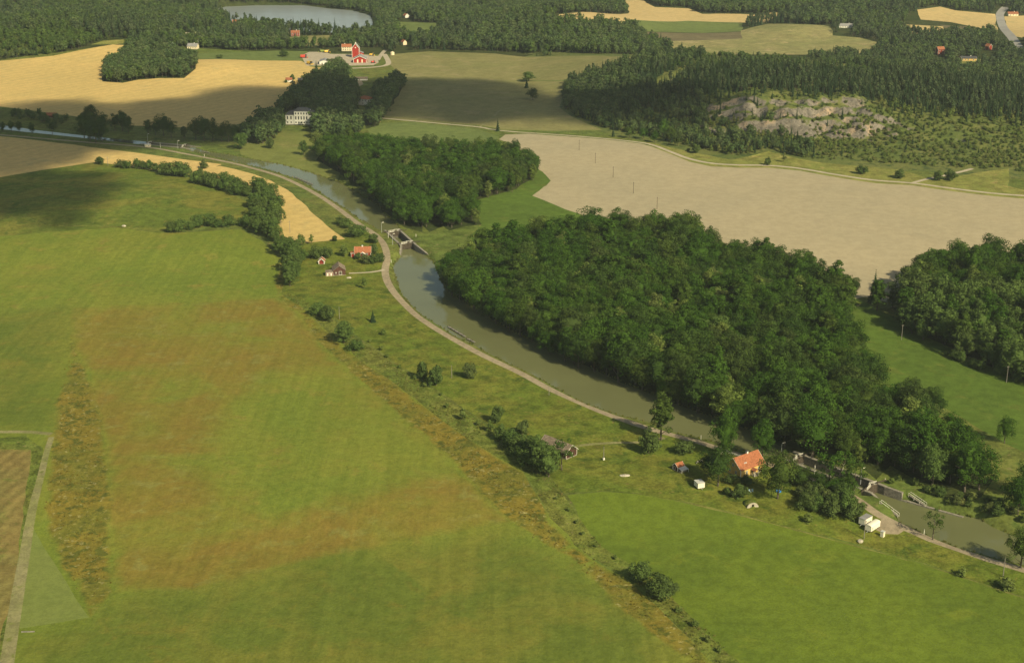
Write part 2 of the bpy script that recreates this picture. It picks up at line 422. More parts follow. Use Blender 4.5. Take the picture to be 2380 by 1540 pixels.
lower_reach = ([lw(LK2, LK2['L'] - .3, -HW - .6), lw(LK2, LK2['L'] + 5, -HW - 1.5)] +
    PL([(2060, 1180), (2073, 1190), (2083, 1202), (2089, 1212), (2098, 1219), (2128, 1232), (2147, 1241), (2171, 1250), (2213, 1267), (2256, 1280), (2312, 1296), (2380, 1313), (2800, 1434),
        (2800, 1384), (2380, 1252), (2349, 1242), (2307, 1225), (2278, 1205), (2230, 1196), (2162, 1180), (2110, 1165)], LV_LOW) +
    [lw(LK2, LK2['L'] + 12, HW + .9), lw(LK2, LK2['L'] - .3, HW + .6)])
far_reach = (PL([(-120, 288), (0, 300), (50, 306), (175, 319), (250, 327.5)], LV_FAR) + [lw(LK0, -8, -HW - 1.5), lw(LK0, .3, -HW - .6), lw(LK0, .3, HW + .6), lw(LK0, -8, HW + 1.5)] +
    PL([(250, 321), (175, 313), (87, 303), (0, 290), (-120, 276)], LV_FAR))
lake_poly = PL([(500, 26), (503, 21), (525, 16), (595, 13), (707, 13), (770, 21), (820, 25), (860, 36), (866, 50), (866, 74), (800, 78), (700, 72), (600, 62), (540, 50)], -.5)
WATERS = [('canal_water', upper_reach, LV_UP, 'water'), ('canal_water', middle_reach, LV_MID, 'water'), ('canal_water', lower_reach, LV_LOW, 'water'),
          ('canal_water', far_reach, LV_FAR, 'water_far'), ('lake', lake_poly, -.5, 'lake_water')]
CHAMBERS = []
for k in (LK0, LK1, LK2):
    CHAMBERS.append([lw(k, .3, -HW - .6), lw(k, k['L'] - .3, -HW - .6), lw(k, k['L'] - .3, HW + .6), lw(k, .3, HW + .6)])

LOCK_ENDS = [lw(k, xx, 0) for k in (LK0, LK1, LK2) for xx in (-3, k['L'] + 3)]
def ground_z(x, y):
    """terrain height with the canal banks cut in"""
    x = np.asarray(x, float); y = np.asarray(y, float)
    z = height(x, y)
    for nm, poly, lv, _ in WATERS:
        bx0, by0 = np.min(poly, 0) - 8; bx1, by1 = np.max(poly, 0) + 8
        m = (x > bx0) & (x < bx1) & (y > by0) & (y < by1)
        if not m.any(): continue
        d = dist_poly(x[m], y[m], poly)
        ins = inside(x[m], y[m], poly)
        w = 3.4 if nm != 'lake' else 8.0
        if nm != 'lake':
            dl = np.min([np.hypot(x[m] - q[0], y[m] - q[1]) for q in LOCK_ENDS], 0)
            w = np.interp(dl, [9, 22], [.6, 3.4])
        zz = lv + (z[m] - lv) * sstep(0, w, d) ** .8
        zz[ins] = lv
        z[m] = np.where(d < w, np.where(ins, lv, zz), np.where(ins, lv, z[m]))
    return z

# ------------------------------------------------------------------ ground plan: every field, road and yard (survey points)
REG = []      # (object name, polygon, material, label)
def region(name, pts, mat, label, wob=.7):
    REG.append([name, GL(pts), mat, label, wob])

def road(name, pts, width, mat, label, world=False, wob=.15):
    c = np.array(pts if world else GL(pts))
    # smooth the centre line
    for _ in range(2):
        q = [c[0]]
        for i in range(len(c) - 1):
            q += [c[i] * .75 + c[i + 1] * .25, c[i] * .25 + c[i + 1] * .75]
        q.append(c[-1]); c = np.array(q)
    t = np.gradient(c, axis=0); t /= np.linalg.norm(t, axis=1)[:, None] + 1e-9
    n = np.stack([-t[:, 1], t[:, 0]], 1)
    w = np.full(len(c), width) if np.isscalar(width) else np.interp(np.linspace(0, 1, len(c)), np.linspace(0, 1, len(width)), width)
    l = c + n * w[:, None] / 2; r = c - n * w[:, None] / 2
    REG.append([name, [tuple(p) for p in l] + [tuple(p) for p in r[::-1]], mat, label, wob])

W1 = [(1028, 668), (1055, 693), (1090, 722), (1130, 742), (1170, 764), (1250, 808), (1330, 846), (1420, 885), (1500, 918), (1600, 955), (1700, 992), (1760, 1018), (1830, 1046), (1900, 1072), (1985, 1085),
      (2060, 1096), (2130, 1120), (2200, 1150), (2270, 1158), (2296, 1140), (2235, 1075), (2170, 1010), (2100, 970), (2030, 935), (2010, 880), (1995, 830), (1980, 780), (1968, 735), (1950, 705), (1900, 678),
      (1830, 645), (1760, 622), (1690, 602), (1640, 575), (1560, 556), (1450, 550), (1340, 556), (1250, 572), (1130, 596), (1050, 625), (1030, 640)]
W2 = [(735, 372), (790, 402), (850, 448), (880, 474), (905, 500), (935, 523), (970, 533), (1050, 533), (1115, 523), (1098, 490), (1092, 470), (1140, 460), (1200, 445), (1238, 420), (1245, 395), (1225, 382), (1160, 374), (1060, 368), (960, 368), (860, 355), (790, 350), (735, 348)]
W3 = [(2088, 770), (2130, 778), (2170, 800), (2230, 825), (2290, 853), (2380, 892), (2800, 960), (2800, 620), (2380, 625), (2290, 640), (2210, 640), (2170, 655), (2115, 690), (2092, 730)]

KNOLL = [(238, 190), (285, 193), (320, 186), (370, 182), (428, 182), (455, 160), (458, 142), (420, 128), (400, 122), (330, 112), (296, 116), (275, 140), (243, 158)]
MANOR = [(640, 272), (672, 258), (712, 262), (716, 292), (738, 322), (790, 330), (830, 318), (845, 290), (838, 262), (830, 240), (826, 215), (800, 206), (804, 190), (803, 174), (788, 164), (768, 168), (745, 190), (705, 215), (660, 250)]
BELT = [(850, 300), (880, 292), (905, 250), (930, 214), (937, 200), (922, 193), (892, 208), (870, 226), (872, 250), (852, 275)]
region('meadow', [(-300, 562), (0, 549), (290, 528), (395, 542), (560, 533), (650, 600), (662, 672), (770, 770), (1000, 945), (1275, 1195), (1680, 1555), (1760, 1700), (-300, 1800)], 'meadow_fresh', 'ground of the big meadow')
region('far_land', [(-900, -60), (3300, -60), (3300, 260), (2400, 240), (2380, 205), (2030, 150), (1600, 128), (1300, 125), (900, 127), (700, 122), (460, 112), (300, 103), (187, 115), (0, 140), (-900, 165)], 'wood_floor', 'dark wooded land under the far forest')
region('pasture', [(905, 127), (1000, 120), (1150, 125), (1400, 130), (1515, 133), (1490, 142), (1440, 155), (1400, 165), (1340, 180), (1310, 192), (1310, 215), (1300, 250), (1330, 272), (1400, 302), (1290, 305), (1170, 302), (1120, 292), (890, 277), (880, 290), (860, 285), (900, 240), (935, 200), (930, 175), (905, 150)], 'olive', 'wide olive pasture between the manor trees and the rocky hill')
region('wheat_field', [(-300, 165), (0, 142), (125, 130), (187, 117), (262, 104), (300, 106), (330, 112), (455, 139), (595, 141), (700, 142), (720, 155), (765, 160), (740, 190), (690, 210), (640, 265), (525, 296), (400, 296), (300, 292), (170, 270), (60, 255), (0, 248), (-300, 235)], 'wheat', 'large ripe wheat field around the wooded knoll')
region('meadow', [(460, 125), (560, 122), (640, 118), (716, 120), (705, 141), (595, 140), (460, 138)], 'green_strip', 'green strip left of the farmyard')
region('meadow', [(855, 302), (880, 287), (960, 284), (1110, 300), (1160, 318), (1150, 332), (960, 338), (870, 330)], 'green_strip', 'light green paddock behind the second wood')
region('meadow', [(620, 310), (700, 308), (745, 320), (760, 350), (735, 372), (790, 402), (785, 421), (720, 398), (657, 381), (600, 370), (560, 360), (560, 340)], 'olive_green', 'manor lawn sloping to the canal')
region('bare_field', [(1160, 324), (1175, 313), (1230, 311), (1400, 324), (1490, 334), (1522, 343), (1565, 360), (1602, 375), (1652, 386), (1715, 389), (1785, 389), (1860, 396), (1960, 414), (2035, 425), (2122, 430), (2210, 443), (2310, 455), (2380, 461), (2800, 490), (2800, 625), (2290, 640), (2200, 640), (2140, 690), (2075, 705), (2010, 690), (1960, 700), (1830, 645), (1690, 600), (1560, 560), (1340, 556), (1400, 520), (1315, 487), (1237, 455), (1280, 420), (1262, 400), (1245, 390), (1235, 365), (1195, 340)], 'bare', 'large bare beige field in the middle distance')
region('meadow', [(1092, 470), (1140, 456), (1200, 440), (1240, 412), (1250, 392), (1280, 420), (1237, 455), (1315, 487), (1400, 520), (1330, 556), (1200, 575), (1110, 590), (1090, 550), (1120, 522)], 'right_meadow', 'green meadow between the two canal woods')
region('meadow', [(1962, 684), (2010, 702), (2072, 736), (2160, 786), (2285, 845), (2380, 882), (2800, 960), (2800, 1120), (2380, 1050), (2300, 1010), (2200, 950), (2100, 905), (2035, 884), (2007, 795), (1975, 733)], 'right_meadow', 'mown green meadow behind the big wood')
region('wheat_field', [(-300, 305), (0, 317), (100, 328), (200, 341), (300, 353), (400, 367), (470, 376), (516, 382), (500, 388), (458, 396), (440, 402), (400, 395), (350, 396), (280, 384), (221, 377), (100, 395), (0, 412), (-300, 455)], 'wheat', 'wheat field beside the towpath in the upper left')
region('wheat_field', [(440, 404), (470, 392), (512, 386), (545, 393), (590, 405), (630, 420), (680, 450), (720, 490), (760, 525), (803, 556), (740, 566), (700, 566), (655, 570), (640, 520), (645, 480), (600, 435), (520, 415)], 'wheat', 'narrow sunlit wheat wedge between hedge and towpath')
region('meadow', [(-300, 460), (0, 412), (100, 396), (221, 377), (280, 385), (350, 397), (440, 412), (530, 447), (585, 475), (580, 505), (520, 520), (395, 541), (290, 527), (60, 545), (0, 549), (-300, 560)], 'dark_meadow', 'domed dark green meadow inside the hedge')
region('meadow', [(-300, 562), (0, 549), (60, 545), (290, 528), (395, 542), (560, 533), (610, 560), (650, 600), (655, 680), (640, 690), (400, 702), (160, 712), (0, 730), (-300, 745)], 'meadow_fresh', 'fresh green upper strip of the big meadow')
region('meadow', [(-300, 746), (0, 731), (160, 713), (165, 770), (150, 860), (130, 1000), (0, 1000), (-300, 1010)], 'meadow_low', 'mottled meadow at the left edge')
region('meadow', [(160, 713), (400, 703), (640, 691), (690, 722), (745, 800), (800, 850), (860, 905), (960, 985), (1060, 1080), (1140, 1165), (1190, 1214), (1050, 1240), (760, 1290), (450, 1365), (265, 1376), (258, 1250), (245, 1020), (215, 900), (165, 780)], 'meadow_ochre', 'ochre and green mottled middle of the big meadow')
region('meadow', [(165, 780), (215, 900), (245, 1020), (258, 1250), (265, 1376), (212, 1432), (105, 1215), (122, 1010), (150, 860)], 'weeds_dark', 'weedy strip beside the grass track')
region('meadow', [(40, 1480), (210, 1436), (265, 1377), (450, 1366), (760, 1291), (1050, 1241), (1190, 1215), (1320, 1300), (1440, 1400), (1530, 1480), (1610, 1560), (1700, 1700), (-100, 1700), (20, 1560)], 'meadow_low', 'green foreground of the big meadow')
region('meadow', [(650, 600), (665, 640), (655, 684), (700, 712), (770, 780), (830, 832), (900, 878), (1000, 955), (1060, 1000), (1120, 1040), (1215, 1095), (1250, 1150), (1275, 1200), (1360, 1285), (1450, 1340), (1530, 1410), (1600, 1480), (1680, 1560), (1760, 1700), (1700, 1700), (1610, 1560), (1530, 1480), (1440, 1400), (1320, 1300), (1190, 1215), (1140, 1165), (1060, 1080), (960, 985), (860, 905), (800, 850), (745, 800), (690, 722), (640, 691)], 'weeds', 'orange-brown weedy margin along the ditch')
region('ditch', [(655, 684), (700, 712), (770, 780), (830, 832), (900, 878), (1000, 955), (1060, 1000), (1120, 1040), (1215, 1095), (1250, 1150), (1275, 1200), (1360, 1285), (1450, 1340), (1530, 1410), (1600, 1480), (1680, 1560), (1760, 1700), (1830, 1700), (1740, 1560), (1620, 1440), (1500, 1328), (1400, 1268), (1345, 1200), (1310, 1150), (1270, 1100), (1180, 1020), (1090, 960), (1000, 900), (930, 850), (850, 800), (770, 740), (700, 690), (665, 672)], 'ditch_grass', 'overgrown ditch running down to the foreground')
region('crop_field', [(1318, 1150), (1400, 1142), (1480, 1147), (1600, 1167), (1750, 1203), (1900, 1243), (2050, 1283), (2200, 1327), (2330, 1372), (2800, 1523), (2800, 1800), (1820, 1700), (1735, 1560), (1615, 1440), (1500, 1330), (1400, 1270), (1345, 1200)], 'bright_field', 'bright green field in the lower right')
region('meadow', [(680, 690), (780, 740), (850, 795), (1000, 895), (1090, 955), (1180, 1015), (1270, 1095), (1310, 1145), (1400, 1140), (1480, 1145), (1600, 1165), (1750, 1201), (1900, 1241), (2050, 1281), (2200, 1325), (2330, 1370), (2800, 1521), (2800, 1452), (2380, 1325), (2264, 1292), (2130, 1242), (2000, 1170), (1900, 1126), (1760, 1068), (1629, 1030), (1529, 1004), (1416, 966), (1279, 908), (1190, 859), (1057, 792), (965, 734), (912, 678), (893, 640), (897, 600), (880, 548), (845, 531), (800, 556), (700, 566), (660, 580), (655, 684)], 'verge', 'rough meadow between ditch and towpath')
region('field_edge', [(1500, 1152), (1600, 1170), (1750, 1206), (1900, 1246), (2050, 1285.5), (2200, 1329.5), (2330, 1374), (2800, 1525), (2800, 1523), (2330, 1371), (2200, 1327), (2050, 1283), (1900, 1243), (1750, 1203), (1600, 1167), (1500, 1151)], 'dry_edge', 'dry grass edge above the bright green field', .5)
road('ditch', [(-200, 520), (0, 512), (45, 500), (80, 512), (125, 526), (200, 524), (290, 528), (350, 538), (400, 541)], 3.0, 'ditch_grass', 'narrow grassy ditch across the left meadow')
region('lawn', [(76, 1226), (207, 1434), (46, 1460), (58, 1330)], 'lawn', 'smooth mown triangle beside the grass track', .2)
region('stubble_field', [(-300, 1046), (0, 1044), (72, 1045), (68, 1100), (55, 1200), (40, 1310), (22, 1420), (0, 1500), (-300, 1800)], 'stubble', 'brown stubble field in the lower left corner')
region('grass_edge', [(-300, 1020), (0, 1018), (60, 1012), (100, 1040), (92, 1120), (72, 1215), (52, 1330), (30, 1440), (8, 1560), (-30, 1700), (-300, 1800), (0, 1500), (22, 1420), (40, 1310), (55, 1200), (68, 1100), (72, 1045), (0, 1044), (-300, 1046)], 'ditch_grass', 'dark grass edge round the stubble')
road('track', [(-10, 1700), (16, 1540), (37, 1405), (54, 1305), (70, 1205), (92, 1120), (108, 1050), (120, 1015)], [4.6, 4.6, 4.4, 3.8, 3, 2.6, 2.4], 'track_grass', 'grassy farm track in the lower left')
road('track', [(-250, 1008), (0, 1003), (70, 1003), (120, 1008)], 3, 'track_grass', 'grassy side track')
region('clearing', [(1490, 327), (1600, 352), (1700, 372), (1785, 352), (1900, 377), (2085, 394), (2150, 412), (2200, 412), (2300, 397), (2345, 392), (2342, 432), (2380, 442), (2800, 465), (2800, 492), (2380, 462), (2310, 456), (2210, 444), (2122, 431), (2035, 426), (1960, 415), (1860, 397), (1785, 390), (1715, 390), (1652, 387), (1602, 376), (1565, 361), (1522, 344)], 'hill_foot', 'yellow rough grass at the foot of the rocky hill')
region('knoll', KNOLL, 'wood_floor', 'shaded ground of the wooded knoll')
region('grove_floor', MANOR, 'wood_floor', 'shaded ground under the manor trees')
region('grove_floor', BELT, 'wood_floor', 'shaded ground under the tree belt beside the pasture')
# far fields
region('wheat_field', [(1290, 52), (1300, 34), (1327, 31), (1460, 32), (1463, 15), (1450, -2), (1492, -2), (1522, 17), (1600, 20), (1632, 33), (1720, 33), (1785, 36), (1790, 30), (1885, 29), (1800, 40), (1780, 52), (1727, 53), (1600, 49), (1450, 50), (1440, 62)], 'wheat_pale', 'pale wheat field among the far forest')
region('green_field', [(1450, 46), (1600, 49), (1727, 53), (1722, 73), (1490, 73), (1465, 60)], 'green_strip', 'narrow green field below the far wheat')
region('ploughed_field', [(1490, 74), (1722, 74), (1727, 90), (1560, 96), (1500, 84)], 'plough', 'dark ploughed strip behind the far copse')
region('pasture', [(1500, 84), (1560, 96), (1727, 90), (1722, 72), (1785, 56), (1925, 60), (1935, 83), (1997, 88), (2047, 100), (2027, 124), (1900, 128), (1785, 127), (1600, 127), (1560, 110)], 'pasture', 'knolly pasture beyond the rocky hill')
region('wheat_field', [(2132, 23), (2185, 16), (2222, 25), (2313, 33), (2318, 74), (2260, 62), (2210, 52), (2140, 46)], 'wheat_pale', 'pale wheat field left of the far highway')
region('ploughed_field', [(2185, 58), (2250, 62), (2316, 76), (2235, 82)], 'plough', 'small dark field below the far wheat')
region('wheat_field', [(2095, 57), (2192, 62), (2194, 84), (2100, 78)], 'wheat_pale', 'thin wheat strip in the far right woods')
region('wheat_field', [(2334, 39), (2400, 36), (2800, 40), (2800, 100), (2400, 92), (2350, 84)], 'wheat_pale', 'wheat field right of the far highway')
region('wheat_field', [(2340, -2), (2800, -2), (2800, 8), (2345, 6)], 'wheat_pale', 'farthest wheat strip at the upper right')
region('meadow', [(1190, -8), (1345, -8), (1340, 4), (1240, 8), (1192, 5)], 'green_strip', 'pale green far field at the top')
region('clearing', [(930, 51), (1024, 54), (1005, 84), (985, 90), (930, 82)], 'green_strip', 'small bright forest meadow right of the lake')
region('clearing', [(211, 104), (240, 95), (290, 92), (300, 100), (262, 104)], 'hill_foot', 'rough clearing above the wheat field')
region('clearing', [(385, 84), (440, 76), (490, 73), (480, 82), (430, 88)], 'hill_foot', 'far roadside clearing')
region('clearing', [(2180, 143), (2235, 138), (2290, 138), (2290, 149), (2240, 152), (2185, 149)], 'hill_foot', 'garden clearing on the far right')
region('clearing', [(1520, 193), (1530, 182), (1560, 168), (1597, 161), (1585, 176), (1545, 196)], 'olive_green', 'grassy clearing on the left shoulder of the hill')
region('clearing', [(655, 88), (700, 84), (775, 82), (772, 96), (740, 108), (715, 110), (690, 96)], 'olive', 'rough pasture above the farm')
# farm
region('farmyard', [(700, 130), (718, 121), (756, 121), (768, 126), (800, 126), (860, 128), (878, 131), (880, 146), (868, 152), (815, 153), (742, 153), (712, 153)], 'gravel_pale', 'gravel farmyard among the barns', .4)
road('track', [(878, 140), (884, 130), (890, 122), (896, 117)], 5, 'gravel_pale', 'gravel road leaving the farmyard')
road('track', [(893, 126), (902, 140), (904, 151), (880, 156), (819, 159)], 6, 'gravel_pale', 'gravel loop below the farmyard')
region('yard', [(795, 191), (838, 185), (845, 196), (828, 205), (800, 202)], 'gravel', 'grey yard between the manor trees', .4)
# roads
road('towpath', [(-200, 302), (0, 313), (100, 322), (200, 331), (300, 338), (353, 343.5), (382, 348), (421.6, 356), (470.7, 365), (515, 374), (546, 380), (595, 393), (645, 407), (695, 429), (745, 456), (795, 491), (820, 511), (845, 528), (872, 545), (890, 563), (899, 586), (899.5, 606), (894, 626), (898, 651), (912.5, 676), (937, 703), (965, 731), (1007, 760), (1057, 790), (1120, 825), (1190, 857), (1224, 874), (1279, 905), (1354, 938), (1416, 964), (1479, 986), (1529, 1002), (1566, 1011), (1629, 1028), (1679, 1045), (1740, 1062), (1800, 1083), (1870, 1108), (1930, 1130), (1977, 1151), (2003, 1167), (2028, 1187), (2062, 1207), (2097, 1224), (2131, 1238), (2162, 1253), (2213, 1270), (2264, 1288), (2298, 1300), (2380, 1324), (2800, 1450)], [3.4, 3.4, 3.6, 4.2, 4.4, 4.2, 4.0, 3.8, 3.8, 3.8, 4.0], 'gravel', 'gravel towpath along the canal')
region('yard', [(2048, 1207), (2075, 1215), (2105, 1230), (2088, 1241), (2056, 1240), (2036, 1231)], 'gravel', 'gravel turnout beside the white wagons', .5)
region('yard', [(862, 533), (880, 545), (890, 556), (872, 548), (862, 541)], 'gravel', 'small gravel lay-by above the red cottage', .3)
road('track', [(811, 635), (840, 634), (868, 632), (894, 627)], [2, 1.8, 2, 3], 'gravel_pale', 'pale path from the towpath to the brown barn')
road('track', [(1335, 1037), (1370, 1032), (1430, 1028), (1490, 1028), (1545, 1017)], 2.2, 'track_grass', 'grassy track to the brown canal barn')
road('gravel_road', [(1200, 307), (1340, 316.5), (1415, 323), (1490, 331), (1522, 338), (1565, 355.5), (1602, 370), (1652, 380.5), (1715, 384), (1785, 384), (1860, 391), (1960, 409), (2035, 420), (2122, 425), (2210, 438), (2310, 450), (2380, 455), (2800, 480)], [2.5, 3, 4, 4, 4, 4, 4], 'gravel_pale', 'pale gravel road between bare field and hill')
road('track', [(2122, 425), (2150, 417), (2185, 410.5), (2230, 400), (2260, 392)], 3.4, 'gravel_pale', 'pale side road climbing into the hill scrub')
road('track', [(880, 274), (970, 282.5), (1045, 289), (1115, 295), (1145, 302), (1200, 307)], 3, 'gravel_pale', 'track below the olive pasture')
road('track', [(1115, 295), (1150, 270), (1160, 256), (1190, 250), (1240, 247)], 2.4, 'track_grass', 'bending field track in the pasture')
road('track', [(1200, 187), (1260, 188), (1320, 187), (1380, 180)], 4, 'green_strip', 'grassy balk across the pasture')
road('highway', [(2375, 125), (2352, 88), (2340, 75), (2330, 60), (2325, 45), (2323, 34), (2330, 24), (2338, 17)], [11, 11, 11, 11, 11], 'asphalt', 'grey highway at the far right')
road('track', [(390, 80), (450, 76), (500, 71)], 5, 'gravel_pale', 'pale far road in the forest')

for nm, poly, lv, mt in WATERS:
    REG.append([nm, poly, mt, None, 0.0])
for c in CHAMBERS:
    REG.append(['hole', c, None, None, 0.0])
REG_LABEL = {0: 'upper canal reach above the first lock', 1: 'middle canal reach beside the big wood', 2: 'lower canal reach below the second lock', 3: 'far canal reach at the upper left', 4: 'lake at the upper left behind the forest'}

def densify(poly, wob, seed):
    out = []
    n = len(poly)
    for i in range(n):
        a = np.array(poly[i]); b = np.array(poly[(i + 1) % n])
        L = np.hypot(*(b - a)); far = max(np.hypot(*a), 400)
        k = max(1, int(L / (6 + (far - 400) * .012)))
        nn = np.array([-(b - a)[1], (b - a)[0]]) / (L + 1e-9)
        for j in range(k):
            p = a + (b - a) * j / k
            if wob and j: p = p + nn * wob * (far / 900 + .5) * (float(fbm(np.array(p[0] / 9), np.array(p[1] / 9), seed)) - .5) * 4
            out.append((float(p[0]), float(p[1])))
    return out

MEADOW = ('meadow_fresh', 'meadow_ochre', 'meadow_low', 'weeds', 'weeds_dark')
def build_ground():
    rng = np.random.default_rng(4)
    verts, edges, polys = [], [], []
    for i, (nm, poly, mt, lab, wob) in enumerate(REG):
        q = densify(poly, wob, 40 + i) if nm != 'hole' else poly
        REG[i][1] = q
        s = len(verts); n = len(q)
        verts += q
        edges += [(s + j, s + (j + 1) % n) for j in range(n)]
    # bank points beside the canal
    for nm, poly, lv, mt in WATERS:
        q = np.array(densify(poly, 0, 1))
        t = np.roll(q, -1, 0) - np.roll(q, 1, 0); t /= np.linalg.norm(t, axis=1)[:, None] + 1e-9
        nn = np.stack([t[:, 1], -t[:, 0]], 1)
        for off in (-3.6, 3.6, 1.7, -1.7, .7, -.7):
            e = q + nn * off
            m = ~inside(e[:, 0], e[:, 1], poly)
            verts += [tuple(map(float, p)) for p in e[m]]
    g = []
    ys = np.arange(300, 2700, 15.0)
    for y in ys:
        w = .46 * y + 120
        xs = np.arange(-w, w, 15.0)
        g.append(np.stack([xs + rng.uniform(-4, 4, len(xs)), np.full(len(xs), y) + rng.uniform(-4, 4, len(xs))], 1))
    nx, ny = np.meshgrid(np.arange(-330, 120, 6.0), np.arange(345, 900, 6.0))
    g.append(np.stack([nx.ravel() + rng.uniform(-2, 2, nx.size), ny.ravel() + rng.uniform(-2, 2, nx.size)], 1))
    hx, hy = np.meshgrid(np.arange(25, 620, 5.0), np.arange(1020, 1560, 5.0))
    g.append(np.stack([hx.ravel() + rng.uniform(-1.5, 1.5, hx.size), hy.ravel() + rng.uniform(-1.5, 1.5, hx.size)], 1))
    cx, cy = np.meshgrid(np.arange(120, 470, 2.4), np.arange(1150, 1275, 2.4))
    g.append(np.stack([cx.ravel() + rng.uniform(-.7, .7, cx.size), cy.ravel() + rng.uniform(-.7, .7, cx.size)], 1))
    ox, oy = np.meshgrid(np.linspace(-12000, 12000, 25), np.linspace(-3000, 21000, 25))
    o = np.stack([ox.ravel(), oy.ravel()], 1)
    m = (np.abs(o[:, 0]) > 1600) | (o[:, 1] < 200) | (o[:, 1] > 2800)
    g.append(o[m])
    verts += [tuple(map(float, p)) for a in g for p in a]
    vv, ee, ff, *_ = delaunay_2d_cdt([Vector(p) for p in verts], edges, [], 0, 1e-3)
    V = np.array([(p.x, p.y) for p in vv]); F = np.array([f[:] for f in ff])
    c = V[F].mean(1)
    ids = np.full(len(F), -1)
    for i, (nm, poly, mt, lab, wob) in enumerate(REG):
        ids[inside(c[:, 0], c[:, 1], poly)] = i
    t, A, C = hill_coords(c[:, 0], c[:, 1])
    hillm = (A > .02) & (t > -8) & (t < 540) & (c[:, 0] < 1200) & (c[:, 0] > 15) & ((ids == -1) | (ids == 1))
    ids[hillm] = 1000
    wood = np.zeros(len(F), bool)
    for w in (W1, W2, W3):
        wood |= inside(c[:, 0], c[:, 1], np.array(GL(w)))
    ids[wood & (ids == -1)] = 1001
    far = (np.abs(c[:, 0]) > .5 * c[:, 1] + 150) | (c[:, 1] > 2700) | (c[:, 1] < 290)
    ids[(ids == -1) & far] = 1002
    Z = ground_z(V[:, 0], V[:, 1])
    for k in np.unique(ids):
        if k >= 0 and k < 1000 and REG[k][0] == 'hole': continue
        f = F[ids == k]
        u, inv = np.unique(f, return_inverse=True)
        z = Z[u].copy()
        if 0 <= k < 1000:
            nm, mt, lab = REG[k][0], REG[k][2], REG[k][3]
            if mt in ('water', 'water_far', 'lake_water'):
                wi = k - (len(REG) - len(WATERS) - len(CHAMBERS))
                z[:] = WATERS[wi][2]; lab = REG_LABEL[wi]
        else:
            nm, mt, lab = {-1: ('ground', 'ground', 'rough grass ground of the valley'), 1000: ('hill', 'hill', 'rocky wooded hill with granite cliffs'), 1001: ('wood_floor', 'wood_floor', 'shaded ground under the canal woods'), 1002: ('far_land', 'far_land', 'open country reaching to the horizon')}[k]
        me = bpy.data.meshes.new(nm)
        me.from_pydata(np.column_stack([V[u], z]).tolist(), [], inv.reshape(-1, 3).tolist())
        if mt in MEADOW:
            px, py = V[u, 0], V[u, 1]
            for an, keys, soft in (('ochre', ('meadow_ochre',), 3.5), ('weed', ('weeds', 'weeds_dark'), 4.0), ('low', ('meadow_low',), 14.0)):
                s = np.full(len(px), -1e3)
                for r in REG:
                    if r[2] in keys:
                        dd = dist_poly(px, py, r[1]); s = np.maximum(s, np.where(inside(px, py, r[1]), dd, -dd))
                s = s + 1.4 * soft * (fbm(px / 22, py / 22, 91) - .5)
                val = sstep(-soft, soft, s)
                if an == 'ochre':      # a fresher patch in the middle of the dry part
                    gp = GL([(620, 880), (760, 860), (880, 930), (1010, 1040), (960, 1130), (800, 1160), (560, 1150), (480, 1040)])
                    dd = dist_poly(px, py, gp); dd = np.where(inside(px, py, gp), dd, -dd)
                    val = val * (1 - .8 * sstep(-18, 18, dd))
                me.attributes.new(an, 'FLOAT', 'POINT').data.foreach_set('value', val.astype(np.float32))
            me.materials.append(M['big_meadow'])
        else:
            me.materials.append(M[mt])
        me.shade_smooth()
        ob = bpy.data.objects.new(nm, me)
        ob['kind'] = 'structure'
        if lab: ob['label'] = lab
        COL.objects.link(ob)
build_ground()
# ------------------------------------------------------------------ plants
M['leaf_oak'] = leafmat('oak_leaves', (.037, .084, .012), (.052, .106, .016), (.062, .096, .021))
M['leaf_dark'] = leafmat('dark_leaves', (.036, .072, .016), (.050, .088, .020), (.055, .082, .024))
M['leaf_willow'] = leafmat('willow_leaves', (.070, .118, .032), (.092, .142, .040), (.075, .110, .034))
M['leaf_bush'] = leafmat('bush_leaves', (.062, .100, .030), (.080, .118, .036), (.088, .112, .042))
M['leaf_scrub'] = leafmat('scrub_leaves', (.105, .150, .040), (.135, .175, .050), (.150, .165, .060))
M['leaf_light'] = leafmat('light_leaves', (.105, .150, .036), (.135, .178, .046), (.12, .150, .050))
M['leaf_far'] = leafmat('hazed_leaves', (.066, .108, .042), (.088, .128, .050), (.100, .130, .060))  # distant haze put into the leaf colour: brighter and bluish for far trees
M['needle'] = leafmat('spruce_needles', (.024, .048, .022), (.036, .062, .028), (.040, .064, .032), .1)
M['needle_pine'] = leafmat('pine_needles', (.056, .088, .042), (.074, .104, .050), (.076, .100, .054), .1)  # brightened for the far pines, haze put into the needle colour
M['bark'] = pmat('bark', (.10, .085, .065), .3, .6, .95, .1)
M['bark_pale'] = pmat('pale_bark', (.42, .39, .34), .25, .5, .9, .1)
M['weed'] = leafmat('weed_stalks', (.185, .175, .036), (.235, .190, .040), (.28, .25, .09), .4)
M['reed'] = leafmat('tall_grass', (.130, .165, .036), (.175, .185, .048), (.23, .21, .085), .35)

